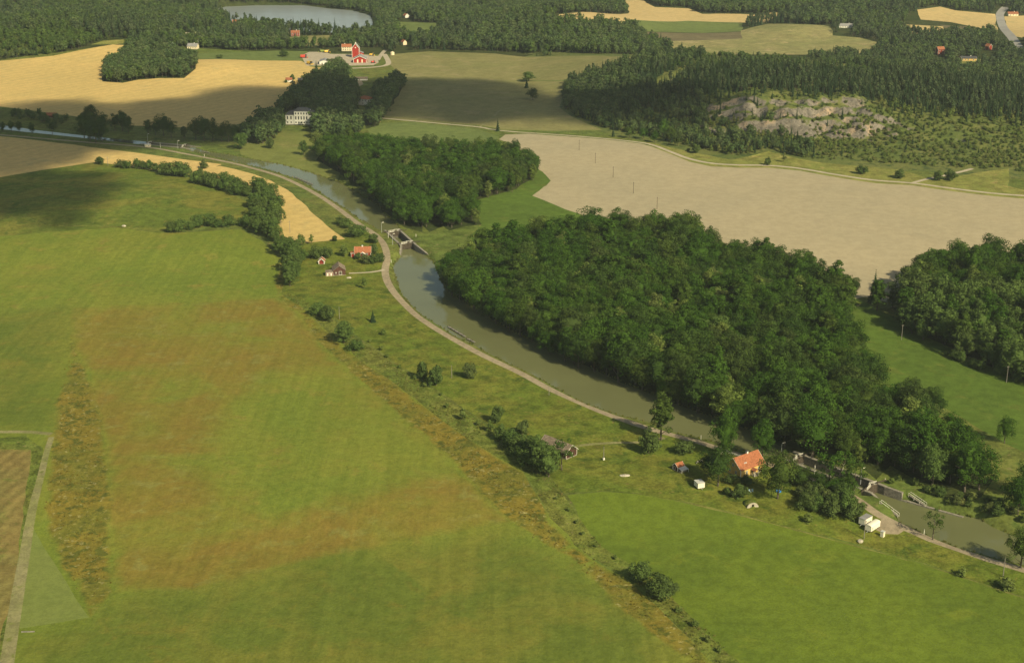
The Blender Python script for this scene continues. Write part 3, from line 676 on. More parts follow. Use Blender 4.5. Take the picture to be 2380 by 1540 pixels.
def leaf_mesh(name, pos, nrm, size, tint, mats, extra=None, tri=False, elong=1.0, up=None):
    rng = np.random.default_rng(abs(hash(name)) % 1000 if False else len(pos))
    n = len(pos)
    r = rng.normal(size=(n, 3))
    if up is not None: r = r * .25 + np.asarray(up)
    a = np.cross(nrm, r); a /= np.linalg.norm(a, axis=1)[:, None] + 1e-9
    b = np.cross(nrm, a)
    s = size[:, None]
    q = np.stack([pos - a * s * 1.0, pos - b * s * .7 * elong, pos + a * s, pos + b * s * .7 * elong], 1).reshape(-1, 3)
    f = np.arange(4 * n).reshape(-1, 4)
    V, F, T = q.tolist(), f.tolist(), tint.tolist()
    mi = [0] * n
    if extra:
        ev, ef, em = extra
        o = len(V)
        V += ev; F += [[i + o for i in g] for g in ef]; T += [.4] * len(ef); mi += [em] * len(ef)
    me = bpy.data.meshes.new(name)
    me.from_pydata(V, [], F)
    for m in mats: me.materials.append(M[m])
    at = me.attributes.new('tint', 'FLOAT', 'FACE'); at.data.foreach_set('value', np.array(T, np.float32))
    me.polygons.foreach_set('material_index', np.array(mi, np.int32))
    return me

def blob(c, rad, seed, sub=2, amp=.18):
    bm = bmesh.new(); bmesh.ops.create_icosphere(bm, subdivisions=sub, radius=1)
    rng = np.random.default_rng(seed)
    V = [tuple(np.array(c) + np.array(v.co[:]) * np.array(rad) * (1 + rng.uniform(-amp, amp))) for v in bm.verts]
    F = [[v.index for v in f.verts] for f in bm.faces]
    bm.free()
    return V, F

def crown(name, seed, H, zb, Rr, ncl, nl, leaf, mat, cl=(.26, .40), taper=0.0, core=.62, lift=.15, elong=1.0):
    """leaf clumps spread over an uneven crown"""
    rng = np.random.default_rng(seed)
    zc, hz_ = (H + zb) / 2, (H - zb) / 2
    d = rng.normal(size=(ncl, 3)); d[:, 2] += lift; d /= np.linalg.norm(d, axis=1)[:, None]
    k = rng.uniform(.5, .9, ncl) ** .6
    skew = 1 + .22 * np.sin(np.arctan2(d[:, 1], d[:, 0]) * rng.integers(2, 4) + rng.uniform(0, 6))
    c = d * k[:, None] * np.array([Rr, Rr, hz_]) * skew[:, None]
    c[:, :2] *= (1 - taper * np.clip((c[:, 2] / hz_ + 1) / 2, 0, 1))[:, None]
    c[:, 2] += zc
    rc = rng.uniform(*cl, ncl) * Rr
    e = rng.normal(size=(ncl, nl, 3)); e[..., 2] += .45; e /= np.linalg.norm(e, axis=2)[..., None]
    p = c[:, None] + e * (rc[:, None] * rng.uniform(.72, 1.12, (ncl, nl)))[..., None] * np.array([1, 1, .8])
    nn = e + rng.normal(size=e.shape) * .30
    nn /= np.linalg.norm(nn, axis=2)[..., None]
    t = np.clip(rng.normal(.5, .2, (ncl, nl)) + rng.normal(0, .16, (ncl, 1)), 0, 1)
    p, nn, t = p.reshape(-1, 3), nn.reshape(-1, 3), t.ravel()
    s = rng.uniform(.6, 1.25, len(p)) * leaf
    ex = None
    if core:
        V, F = blob((0, 0, zc), (Rr * core * (1 - taper * .4), Rr * core * (1 - taper * .4), hz_ * core), seed + 5, 2, .22)
        ex = (V, F, 0)
    return leaf_mesh(name, p, nn, s, t, [mat], ex, elong=elong)

def conifer(name, seed, H, Rr, zb=.6, layers=17, per=13, mat='needle', droop=.35):
    rng = np.random.default_rng(seed)
    P_, N_, S_, T_ = [], [], [], []
    for i in range(layers):
        f = i / (layers - 1)
        z = zb + (H - zb) * f
        r = Rr * (1 - f) ** .85 * rng.uniform(.85, 1.12) + .12
        m = max(4, int(per * (1 - f * .6)))
        for j in range(m):
            a = 2 * math.pi * (j + rng.uniform(0, 1)) / m
            for rr in (.42, .82):
                d = np.array([math.cos(a), math.sin(a), 0])
                q = d * r * rr * rng.uniform(.85, 1.15) + np.array([0, 0, z - droop * r * rr * .6])
                P_.append(q); N_.append(np.array([d[0] * .75, d[1] * .75, .75]) + rng.normal(size=3) * .25)
                S_.append(max(.25, r * .34) * rng.uniform(.8, 1.25)); T_.append(np.clip(rng.normal(.5, .2), 0, 1))
    N_ = np.array(N_); N_ /= np.linalg.norm(N_, axis=1)[:, None]
    V = [(Rr * .45 * math.cos(k * 1.047), Rr * .45 * math.sin(k * 1.047), zb) for k in range(6)] + [(0, 0, H * .96)]
    F = [[k, (k + 1) % 6, 6] for k in range(6)]
    return leaf_mesh(name, np.array(P_), N_, np.array(S_), np.array(T_), [mat], (V, F, 0))

def tubes(name, segs, mat, n=6):
    V, F = [], []
    for p0, r0, p1, r1 in segs:
        p0, p1 = Vector(p0), Vector(p1)
        q = (p1 - p0).to_track_quat('Z', 'Y')
        o = len(V)
        for p, r in ((p0, r0), (p1, r1)):
            for k in range(n):
                V.append(tuple(p + q @ Vector((r * math.cos(2 * math.pi * k / n), r * math.sin(2 * math.pi * k / n), 0))))
        F += [[o + k, o + (k + 1) % n, o + n + (k + 1) % n, o + n + k] for k in range(n)]
        F += [[o + k for k in range(n)][::-1], [o + n + k for k in range(n)]]
    me = bpy.data.meshes.new(name); me.from_pydata(V, [], F); me.materials.append(M[mat]); me.shade_smooth()
    return me

def trunk(name, seed, H, zb, r, mat='bark', spread=.5, limbs=5):
    rg = random.Random(seed)
    top = zb + (H - zb) * .55
    k = (rg.uniform(-.3, .3), rg.uniform(-.3, .3), zb * .6)
    s = [((0, 0, -1.2), r * 1.35, k, r), (k, r, (k[0] * .5, k[1] * .5, top), r * .4)]
    for i in range(limbs):
        a = i * 2.4 + rg.uniform(-.5, .5); L = (H - zb) * spread * rg.uniform(.6, .95)
        z0 = zb * .7 + (top - zb * .7) * i / limbs
        s.append(((k[0] * .7, k[1] * .7, z0), r * .45, (math.cos(a) * L * .75, math.sin(a) * L * .75, z0 + L * .55), r * .12))
    return tubes(name, s, mat)

def variant(tag, kind, seeds, **kw):
    out = []
    for s in seeds:
        if kind == 'tree':
            H, zb, Rr = kw['H'], kw['zb'], kw['R']
            c = crown('crown', s, H, zb, Rr, kw.get('ncl', 46), kw.get('nl', 62), kw.get('leaf', .34), kw['mat'], kw.get('cl', (.24, .38)), kw.get('taper', 0), kw.get('core', .6), kw.get('lift', .25))
            t = trunk('trunk', s, H, zb, kw.get('r', .32), kw.get('bark', 'bark'))
            out.append((t, c))
        elif kind == 'bush':
            c = crown('foliage', s, kw['H'], -.25, kw['R'], kw.get('ncl', 34), kw.get('nl', 60), kw.get('leaf', .26), kw['mat'], (.28, .42), kw.get('taper', .15), .66, .3)
            t = trunk('stem', s, kw['H'], kw['H'] * .2, .12, 'bark', .5, 4)
            out.append((t, c))
        else:
            c = conifer('crown', s, kw['H'], kw['R'], kw.get('zb', .8), mat=kw.get('mat', 'needle'), layers=kw.get('layers', 17), per=kw.get('per', 13))
            t = tubes('trunk', [((0, 0, -1), .22, (0, 0, kw['H'] * .9), .04)], 'bark')
            out.append((t, c))
    return out

# nominal sizes: oak 16 m, bush 5 m, spruce 14 m ...
VAR = {
    'oak': variant('oak', 'tree', [1, 2, 3, 4, 5, 6, 7], H=16, zb=3.0, R=5.8, mat='leaf_oak', ncl=40, nl=112, leaf=.28, cl=(.25, .42), core=.58),
    'dark': variant('dark', 'tree', [11, 12, 13, 14], H=17, zb=3.0, R=5.8, mat='leaf_dark', ncl=40, nl=112, leaf=.28, cl=(.25, .42), core=.58),
    'tall': variant('tall', 'tree', [21, 22, 23], H=20, zb=3.5, R=4.3, mat='leaf_oak', ncl=54, taper=.25),
    'willow': variant('willow', 'tree', [31, 32, 33, 34], H=13, zb=1.2, R=5.2, mat='leaf_willow', ncl=56, leaf=.30, cl=(.2, .32)),
    'thin': variant('thin', 'tree', [41, 42], H=13, zb=4.0, R=3.6, mat='leaf_oak', ncl=20, nl=46, leaf=.26, core=0, cl=(.22, .36), r=.2),
    'bush': variant('bush', 'bush', [51, 52, 53, 54], H=5, R=3.0, mat='leaf_bush'),
    'wbush': variant('wbush', 'bush', [61, 62, 63], H=6, R=3.6, mat='leaf_willow'),
    'scrub': variant('scrub', 'bush', [71, 72, 73], H=4, R=2.3, mat='leaf_scrub', ncl=18, nl=34, leaf=.32),
    'spruce': variant('spruce', 'conifer', [81, 82, 83, 84], H=15, R=2.7),
    'pine': variant('pine', 'tree', [91, 92, 93], H=15, zb=6.0, R=2.9, mat='needle_pine', ncl=26, nl=34, leaf=.34, cl=(.28, .42), taper=.35, r=.24),
    'young': variant('young', 'tree', [95, 96], H=9, zb=1.0, R=2.6, mat='leaf_scrub', ncl=22, nl=40, leaf=.30, taper=.3, r=.12),
    'light': variant('light', 'tree', [15, 16, 17], H=15, zb=2.5, R=5.0, mat='leaf_light', ncl=40, nl=76, cl=(.24, .40), core=.58),
    # the same kinds with fewer, larger leaves for the far woods
    'foak': variant('foak', 'tree', [101, 102, 103, 104], H=14, zb=1.8, R=5.0, mat='leaf_far', ncl=26, nl=26, leaf=.62),
    'fbirch': variant('fbirch', 'tree', [105, 106, 107], H=13, zb=1.5, R=4.0, mat='leaf_willow', ncl=24, nl=26, leaf=.55, taper=.3),
    'fpine': variant('fpine', 'tree', [111, 112, 113], H=15, zb=3.5, R=3.0, mat='needle_pine', ncl=18, nl=18, leaf=.62, cl=(.3, .45), taper=.5, r=.24),
    'fspruce': variant('fspruce', 'conifer', [121, 122, 123], H=15, R=2.6, layers=11, per=8),
}

def tag(o, label, cat, group=None):
    o['label'] = label; o['category'] = cat
    if group: o['group'] = group
    return o

def empty(name, x, y, z, rz=0):
    o = bpy.data.objects.new(name, None)
    o.empty_display_size = .5
    o.location = (x, y, z); o.rotation_euler = (0, 0, rz)
    COL.objects.link(o)
    return o

def child(name, me, parent):
    o = bpy.data.objects.new(name, me)
    o.parent = parent
    COL.objects.link(o)
    return o

RNG = random.Random(77)
def gz(x, y): return float(ground_z(np.array([x]), np.array([y]))[0])

def plant(kind, x, y, name, label, cat, group=None, sc=1.0, wide=None, z=None):
    vs_ = VAR[kind]
    t, c = vs_[RNG.randrange(len(vs_))]
    o = empty(name, x, y, (gz(x, y) if z is None else z), RNG.uniform(0, 6.28))
    w = sc if wide is None else wide
    o.scale = (w, w, sc)
    tag(o, label, cat, group)
    child(t.name.split('.')[0], t, o); child(c.name.split('.')[0], c, o)
    return o

def scatter_points(poly, spacing, seed, keep=None, jit=.42):
    rng = np.random.default_rng(seed)
    x0, y0 = np.min(poly, 0); x1, y1 = np.max(poly, 0)
    xs, ys = np.meshgrid(np.arange(x0, x1, spacing), np.arange(y0, y1, spacing * .87))
    xs = xs + (np.arange(xs.shape[0]) % 2)[:, None] * spacing / 2
    x = xs.ravel() + rng.uniform(-jit, jit, xs.size) * spacing; y = ys.ravel() + rng.uniform(-jit, jit, xs.size) * spacing
    m = inside(x, y, poly)
    if keep is not None: m &= keep(x, y)
    return x[m], y[m]

STUFF_SRC = {}
def stuff_source(kind):
    """unlinked trunk+crown meshes that the far woods repeat"""
    if kind in STUFF_SRC: return STUFF_SRC[kind]
    out = []
    for t, c in VAR[kind]:
        bm = bmesh.new(); bm.from_mesh(c)
        n = len(bm.faces)
        lay = bm.faces.layers.float.get('tint')
        bm.from_mesh(t)
        for f in list(bm.faces)[n:]: f.material_index = 1
        me = bpy.data.meshes.new(kind + '_whole'); bm.to_mesh(me); bm.free()
        me.materials.append(c.materials[0]); me.materials.append(t.materials[0])
        out.append(bpy.data.objects.new(kind + '_source', me))
    STUFF_SRC[kind] = out
    return out

def stuff(name, label, items, source=None):
    """items: list of (kind, x, y, z, scale). One object that repeats a few plants."""
    srcs, idx = [], {}
    vals = []
    rng = random.Random(len(items))
    for kind, x, y, z, s in items:
        ss = source(kind) if source else stuff_source(kind)
        o = ss[rng.randrange(len(ss))]
        if o.name not in idx: idx[o.name] = len(srcs); srcs.append(o)
        vals.append((x, y, z, s, rng.uniform(0, 6.28), idx[o.name], rng.uniform(.85, 1.2)))
    a = np.array(vals, np.float32)
    me = bpy.data.meshes.new(name); me.vertices.add(len(a)); me.vertices.foreach_set('co', a[:, :3].ravel())
    for i, nm in ((3, 'scl'), (4, 'rot'), (6, 'wid')):
        me.attributes.new(nm, 'FLOAT', 'POINT').data.foreach_set('value', a[:, i])
    me.attributes.new('pick', 'INT', 'POINT').data.foreach_set('value', a[:, 5].astype(np.int32))
    ob = bpy.data.objects.new(name, me); COL.objects.link(ob)
    ob['kind'] = 'stuff'; ob['label'] = label
    ng = bpy.data.node_groups.new(name, 'GeometryNodeTree')
    ng.interface.new_socket('Geometry', in_out='INPUT', socket_type='NodeSocketGeometry')
    ng.interface.new_socket('Geometry', in_out='OUTPUT', socket_type='NodeSocketGeometry')
    gi = ng.nodes.new('NodeGroupInput'); go = ng.nodes.new('NodeGroupOutput')
    jn = ng.nodes.new('GeometryNodeJoinGeometry')
    def attr(nm, typ):
        n = ng.nodes.new('GeometryNodeInputNamedAttribute'); n.data_type = typ; n.inputs['Name'].default_value = nm
        return n.outputs['Attribute']
    scl, rot, pick, wid = attr('scl', 'FLOAT'), attr('rot', 'FLOAT'), attr('pick', 'INT'), attr('wid', 'FLOAT')
    mw = ng.nodes.new('ShaderNodeMath'); mw.operation = 'MULTIPLY'; ng.links.new(scl, mw.inputs[0]); ng.links.new(wid, mw.inputs[1])
    cs = ng.nodes.new('ShaderNodeCombineXYZ')
    ng.links.new(mw.outputs[0], cs.inputs[0]); ng.links.new(mw.outputs[0], cs.inputs[1]); ng.links.new(scl, cs.inputs[2])
    cr = ng.nodes.new('ShaderNodeCombineXYZ'); ng.links.new(rot, cr.inputs[2])
    for i, o in enumerate(srcs):
        cp = ng.nodes.new('FunctionNodeCompare'); cp.data_type = 'INT'; cp.operation = 'EQUAL'
        ins = [s for s in cp.inputs if s.type == 'INT']
        ng.links.new(pick, ins[0]); ins[1].default_value = i
        oi = ng.nodes.new('GeometryNodeObjectInfo'); oi.inputs['Object'].default_value = o; oi.inputs['As Instance'].default_value = True
        ip = ng.nodes.new('GeometryNodeInstanceOnPoints')
        ng.links.new(gi.outputs[0], ip.inputs['Points']); ng.links.new(cp.outputs[0], ip.inputs['Selection'])
        ng.links.new(oi.outputs['Geometry'], ip.inputs['Instance'])
        ng.links.new(cr.outputs[0], ip.inputs['Rotation']); ng.links.new(cs.outputs[0], ip.inputs['Scale'])
        ng.links.new(ip.outputs[0], jn.inputs[0])
    ng.links.new(jn.outputs[0], go.inputs[0])
    md = ob.modifiers.new('scatter', 'NODES'); md.node_group = ng
    return ob

def zz(x, y): return ground_z(np.asarray(x), np.asarray(y))

# ---- the canal woods: the largest trees one by one, the rest as one mass
rg = random.Random(5)
cand = []
W1w, W2w, W3w = (np.array(GL(w)) for w in (W1, W2, W3))
cottage_gap = np.array(GL([(1985, 1100), (2060, 1105), (2140, 1135), (2110, 1165), (2020, 1130)]))
for poly, key, sp in ((W1w, 1, 8.3), (W2w, 2, 8.0), (W3w, 3, 8.2)):
    x, y = scatter_points(poly, sp, 10 + key, lambda a, b: ~inside(a, b, cottage_gap))
    z = zz(x, y)
    for i in range(len(x)): cand.append((float(x[i]), float(y[i]), float(z[i]), key, sp))
cand.sort(key=lambda c: c[1])
# only count trees the camera can see
def in_frame(x, y, pad=0):
    dep = y * CP + CAM_H * SP
    return abs(x) * FPX / dep < 1190 + pad and 300 < y < 2600
seen = [c for c in cand if in_frame(c[0], c[1], 40)]
indiv = set(id(c) for c in seen[:296])
LOOK = {'oak': 'rounded mid green', 'dark': 'dark green', 'tall': 'tall narrow', 'willow': 'grey green', 'light': 'light yellow green'}
canal_edge = np.array(middle_reach)
def wood_label(kind, x, y, k):
    if k == 1:
        d_ = float(dist_poly(np.array([x]), np.array([y]), canal_edge)[0])
        if d_ < 11: p = 'on the canal edge of the big wood'
        elif x > 120 and y < 600: p = 'at the lower lock end of the big wood'
        elif y > 720: p = 'at the upper lock end of the big wood'
        elif x > 60: p = 'on the meadow side of the big wood'
        else: p = 'inside the big canal wood'
        return LOOK[kind] + ' tree ' + p, 'trees of the big canal wood: %s %s' % (kind, p.split(' of the')[0])
    if k == 2: return LOOK[kind] + ' tree in the second wood beyond the upper lock', 'trees of the second canal wood: ' + kind
    return LOOK[kind] + ' tree in the right edge wood behind the meadow', 'trees of the right edge wood: ' + kind
rest = []
for c in cand:
    x, y, z, k, sp = c
    s = (rg.uniform(.66, 1.12) if rg.random() < .75 else rg.uniform(1.12, 1.36)) * (1.04 if k == 1 else 1.12 if k == 3 else .94)
    if k == 3 and y < 740: kind = rg.choice(['willow', 'willow', 'willow', 'tall'])
    else: kind = rg.choices(['oak', 'dark', 'tall', 'willow', 'light'], [.58, .20, .10, .05, .07])[0]
    if k == 3 and kind == 'willow': s *= 1.25
    if id(c) in indiv:
        lb, gr = wood_label(kind, x, y, k)
        plant(kind, x, y, 'deciduous_tree', lb, 'tree', gr, s, s * rg.uniform(.9, 1.25), z)
    elif in_frame(x, y, 260):
        rest.append((kind, x, y, z, s))
stuff('woodland', 'rest of the canal woods seen as one mass of crowns', rest)

# ---- far forest
def W(pts): return np.array(GL(pts))
KEEP_OUT = [np.array(r[1]) for r in REG if r[0] not in ('far_land', 'hole', 'meadow') ] + [np.array(r[1]) for r in REG if r[0] == 'meadow' and r[3] and ('farm' in r[3] or 'far' in r[3])]
KEEP_OUT.append(W([(2304, 30), (2346, 30), (2376, 112), (2322, 112)]))
HOUSE_SPOTS = [G(403, 113), G(449, 113), G(549, 53), G(687, 83), G(944, 41), G(939, 103), G(1586, 121), G(1967, 62), G(2184, 124), G(2250, 138), G(2297, 114), G(2352, 37), G(824, 119)]
def clear(x, y, pad=3.5):
    m = np.ones(x.shape, bool)
    for p in KEEP_OUT:
        bx0, by0 = p.min(0) - 8; bx1, by1 = p.max(0) + 8
        b = (x > bx0) & (x < bx1) & (y > by0) & (y < by1)
        if b.any():
            m[b] &= ~inside(x[b], y[b], p) & (dist_poly(x[b], y[b], p) > pad)
    for hx, hy in HOUSE_SPOTS:
        # open ground round each far house, and in front of it
        m &= ~((np.abs(x - hx - (y - hy) * hx / hy) < 10) & (y > hy - 92) & (y < hy + 9))
    return m

items = []
def fill(poly, spacing, mix, seed, smin=.75, smax=1.15, keep=None, avoid=True):
    x, y = scatter_points(poly, spacing, seed, clear if avoid else None)
    if keep is not None:
        m = keep(x, y); x, y = x[m], y[m]
    z = zz(x, y)
    r = random.Random(seed)
    ks, ws = zip(*mix)
    patch = fbm(x / 70, y / 70, seed, 2)
    for i in range(len(x)):
        k = r.choices(ks, [max(.02, w * (1 + 4.5 * (patch[i] - .5) * (1 if j % 2 else -1))) for j, w in enumerate(ws)])[0]
        items.append((k, float(x[i]), float(y[i]), float(z[i]) - .3, r.uniform(smin, smax)))

NORTH = [(-160, -30), (2560, -30), (2560, 40), (2345, 36), (2110, 30), (2100, 60), (1990, 70), (1930, 56), (1800, 34), (1720, 31), (1630, 31), (1600, 18), (1520, 15), (1490, -4), (1448, -4), (1458, 30), (1330, 30), (1420, 47), (1470, 62), (1490, 82), (1550, 100), (1560, 122), (1520, 128), (1400, 126), (1300, 122), (1150, 120), (1000, 116), (905, 122), (880, 112), (800, 112), (760, 112), (716, 114), (640, 116), (560, 118), (480, 112), (400, 118), (330, 106), (300, 103), (262, 101), (187, 114), (125, 127), (0, 138), (-160, 150)]
young_growth = W([(-160, 146), (0, 134), (120, 124), (180, 112), (230, 100), (200, 84), (120, 78), (0, 88), (-160, 98)])
fill(W(NORTH), 6.6, [('fpine', .24), ('foak', .34), ('fspruce', .15), ('fbirch', .27)], 61, .45, 1.15, lambda x, y: ~inside(x, y, young_growth))
fill(W([(-160, 146), (0, 134), (120, 124), (180, 112), (230, 100), (200, 84), (120, 78), (0, 88), (-160, 98)]), 5.0, [('scrub', .75), ('fbirch', .25)], 71, .6, 1.0)
fill(W([(1725, 62), (1790, 36), (1880, 33), (1940, 50), (1925, 60), (1800, 58), (1745, 76)]), 6.5, [('fspruce', .4), ('foak', .4), ('fpine', .2)], 62)
fill(W([(1925, 62), (2000, 50), (2100, 62), (2190, 70), (2250, 66), (2330, 75), (2560, 90), (2560, 205), (2380, 200), (2300, 160), (2180, 152), (2030, 148), (2030, 125), (2050, 100), (1998, 87), (1938, 82)]), 6.6, [('fpine', .2), ('foak', .38), ('fspruce', .12), ('fbirch', .3)], 63, .4, 1.05)
# wooded knoll inside the wheat field
knoll_gap = W([(375, 152), (425, 146), (420, 158), (380, 162)])
fill(W(KNOLL), 6.6, [('foak', .6), ('fbirch', .3), ('fpine', .1)], 64, .7, 1.05, lambda x, y: ~inside(x, y, knoll_gap), False)
# manor trees
h1, h2, h0 = G(851, 243), G(724, 240), G(690, 290)
def manor_keep(x, y):
    m = ~((np.abs(x - h1[0]) < 10) & (y > h1[1] - 95) & (y < h1[1] + 10))
    m &= ~((np.abs(x - h2[0]) < 4) & (y > h2[1] - 55) & (y < h2[1] + 9))
    m &= ~((np.abs(x - h0[0] - 3) < 17) & (y > h0[1] - 80) & (y < h0[1] + 26))
    return m
fill(W(MANOR), 7.2, [('foak', .5), ('foak', .5)], 65, .95, 1.3, manor_keep, False)
fill(W(BELT), 7.2, [('foak', .5), ('foak', .5)], 75, .9, 1.15, manor_keep, False)
fill(W([(565, 334), (600, 338), (640, 322), (655, 300), (648, 290), (620, 288), (590, 312)]), 7.5, [('foak', 1)], 66, 1.1, 1.4, None, False)
# shelter belt south of the lake, thicket by the pasture
fill(W([(20, 262), (100, 268), (170, 282), (165, 292), (90, 286), (20, 276)]), 9, [('foak', 1)], 67, .35, .6, None, False)
shoulder_gap = W([(1515, 196), (1528, 180), (1560, 166), (1600, 158), (1588, 180), (1548, 200)])
fill(W([(1306, 232), (1330, 205), (1380, 175), (1440, 150), (1500, 138), (1600, 130), (1640, 133), (1560, 165), (1500, 200), (1480, 260), (1420, 300), (1360, 276)]), 6.0, [('foak', .55), ('fspruce', .25), ('fpine', .2)], 68, .55, .9, lambda x, y: ~inside(x, y, shoulder_gap), False)
# the rocky hill: spruce crown, bare cliffs, scrub slopes
rngh = np.random.default_rng(8)
hx, hy = scatter_points(np.array([(20, 1000), (760, 960), (760, 1700), (20, 1700)]), 4.2, 69, clear)
t, A, C = hill_coords(hx, hy)
hzv = zz(hx, hy)
gx, gy = height(hx + 1.5, hy) - height(hx - 1.5, hy), height(hx, hy + 1.5) - height(hx, hy - 1.5)
slope = np.hypot(gx, gy) / 3
pt = fbm(hx / 40, hy / 40, 77)
for i in range(len(hx)):
    if A[i] < .05 or not in_frame(hx[i], hy[i], 200): continue
    r = rngh.uniform()
    q = (float(hx[i]), float(hy[i]), float(hzv[i]) - .3)
    tt, cc = t[i], C[i]
    if 14 < tt < (92 if hx[i] < 300 else 128):
        if hx[i] < 245:
            if slope[i] < .6 and r < .8: items.append((('fspruce', 'foak', 'young', 'scrub')[int(rngh.integers(0, 4))], *q, float(rngh.uniform(.45, .75))))
        else:
            dens = .74 + .9 * (pt[i] - .45)
            if r < dens: items.append(('scrub', *q, float(rngh.uniform(.35, .8))))
            elif r > .985: items.append(('fspruce', *q, .5))
    elif 78 <= tt < 150:
        if cc > .5:
            if slope[i] < 1.3 and r < .42: items.append((('scrub', 'scrub', 'fspruce')[int(rngh.integers(0, 3))], *q, float(rngh.uniform(.3, .8))))
        elif hx[i] < 170:
            if r < .55: items.append((('fspruce', 'foak', 'fpine')[int(rngh.integers(0, 3))], *q, float(rngh.uniform(.5, .8))))
        elif r < .55 and slope[i] < .6: items.append((('scrub', 'scrub', 'young', 'fspruce')[int(rngh.integers(0, 4))], *q, float(rngh.uniform(.5, .95))))
    elif 150 <= tt < (265 if hx[i] < 345 else 320):
        if slope[i] < .8 and r < .70: items.append((('fspruce', 'fpine', 'fspruce', 'fspruce')[int(rngh.integers(0, 4))], *q, float(rngh.uniform(.55, .9))))
    elif 265 <= tt < 340 and hx[i] <= 345:
        if r < .4: items.append((('fspruce', 'fbirch', 'foak')[int(rngh.integers(0, 3))], *q, float(rngh.uniform(.35, .55))))
    elif tt >= 320 and r < .36 and hx[i] > 345: items.append((('fspruce', 'fpine', 'foak', 'foak')[int(rngh.integers(0, 4))], *q, float(rngh.uniform(.5, .85))))
stuff('forest', 'far forest covering hills and horizon as one mass', items)
print('forest', len(items), 'woodland', len(rest))
# ------------------------------------------------------------------ hedges and single bushes / trees
def at(u, v): return G(u, v)
def hedge(pts, kind, spacing, name, label, cat, group, s=(.8, 1.2), jit=1.5):
    c = np.array(GL(pts)); r = random.Random(len(pts) * 7 + int(pts[0][0]))
    seg = np.hypot(*np.diff(c, axis=0).T); cum = np.concatenate([[0], np.cumsum(seg)])
    d = 0.0
    while d < cum[-1]:
        x = np.interp(d, cum, c[:, 0]) + r.uniform(-jit, jit); y = np.interp(d, cum, c[:, 1]) + r.uniform(-jit, jit)
        k = kind if isinstance(kind, str) else r.choice(kind)
        plant(k, float(x), float(y), name, label, cat, group, r.uniform(*s))
        d += spacing * r.uniform(.8, 1.2)

hedge([(300, 391), (345, 395), (372, 400)], 'wbush', 6, 'hedge_bush', 'low bush in the hedge top beside the towpath wheat', 'bush', 'bushes along the top of the hedge', (.8, 1.15))
hedge([(385, 405), (415, 408), (445, 412)], 'wbush', 6, 'hedge_bush', 'tall dense bush in the hedge where the wheat fields meet', 'bush', 'tall hedge bushes below the upper wheat', (1.3, 1.75), 3.0)
hedge([(450, 422), (500, 434), (545, 447), (575, 460)], 'wbush', 6.0, 'hedge_bush', 'bush in the hedge between dark meadow and wheat wedge', 'bush', 'bushes of the middle hedge', (1.1, 1.55), 3.0)
hedge([(500, 424), (540, 434), (585, 446)], 'wbush', 7, 'hedge_tree', 'willow in the hedge above the wheat wedge', 'tree', 'willows of the middle hedge', (1.0, 1.4), 2)
hedge([(595, 445), (615, 465), (632, 490), (640, 515), (630, 535), (622, 552), (645, 565)], 'willow', 7.0, 'hedge_tree', 'willow in the tall hedge left of the wheat wedge', 'tree', 'willows of the tall hedge', (.8, 1.05), 3.5)
hedge([(596, 478), (606, 505), (600, 528), (608, 548)], 'willow', 7.5, 'hedge_tree', 'willow in the tall hedge on the meadow side', 'tree', 'willows of the tall hedge, meadow side', (.7, .95), 3)
hedge([(400, 540), (440, 534), (480, 529), (520, 526), (560, 525), (590, 528)], 'wbush', 6, 'hedge_bush', 'bush in the row reaching into the dark meadow', 'bush', 'bushes of the meadow spur', (.9, 1.4), 2.5)
hedge([(655, 582), (670, 600), (682, 618), (676, 640), (682, 668)], 'willow', 8, 'hedge_tree', 'round willow beside the small red shed', 'tree', 'willows left of the cottage garden', (.75, .95), 2.5)
hedge([(700, 612), (690, 590), (668, 570)], 'wbush', 7, 'hedge_bush', 'bush at the corner of the cottage garden', 'bush', 'bushes of the cottage garden corner', (.9, 1.2))
hedge([(855, 797), (900, 835), (950, 868), (1000, 905), (1050, 945), (1110, 985), (1150, 1010)], 'scrub', 15, 'ditch_bush', 'small bush growing in the overgrown ditch', 'bush', 'bushes along the ditch', (.35, .6), 2.0)
hedge([(1170, 1022), (1200, 1045), (1225, 1070), (1250, 1098)], 'wbush', 5.5, 'hedge_bush', 'bush in the thicket left of the brown canal barn', 'bush', 'bushes left of the canal barn', (1.0, 1.35), 2.0)
hedge([(1255, 1085), (1275, 1108), (1295, 1128)], 'willow', 7, 'hedge_tree', 'willow in front of the brown canal barn', 'tree', 'willows in front of the canal barn', (.95, 1.15), 2.0)
hedge([(1300, 1160), (1330, 1215), (1380, 1270), (1440, 1312)], 'scrub', 10, 'ditch_bush', 'low scrub in the ditch beside the bright field', 'bush', 'low scrub along the bright field', (.3, .5), 1.5)
hedge([(1580, 1425), (1630, 1480), (1680, 1530)], 'scrub', 9, 'ditch_bush', 'low scrub in the ditch at the bottom edge', 'bush', 'low scrub in the lower ditch', (.35, .6), 1.5)

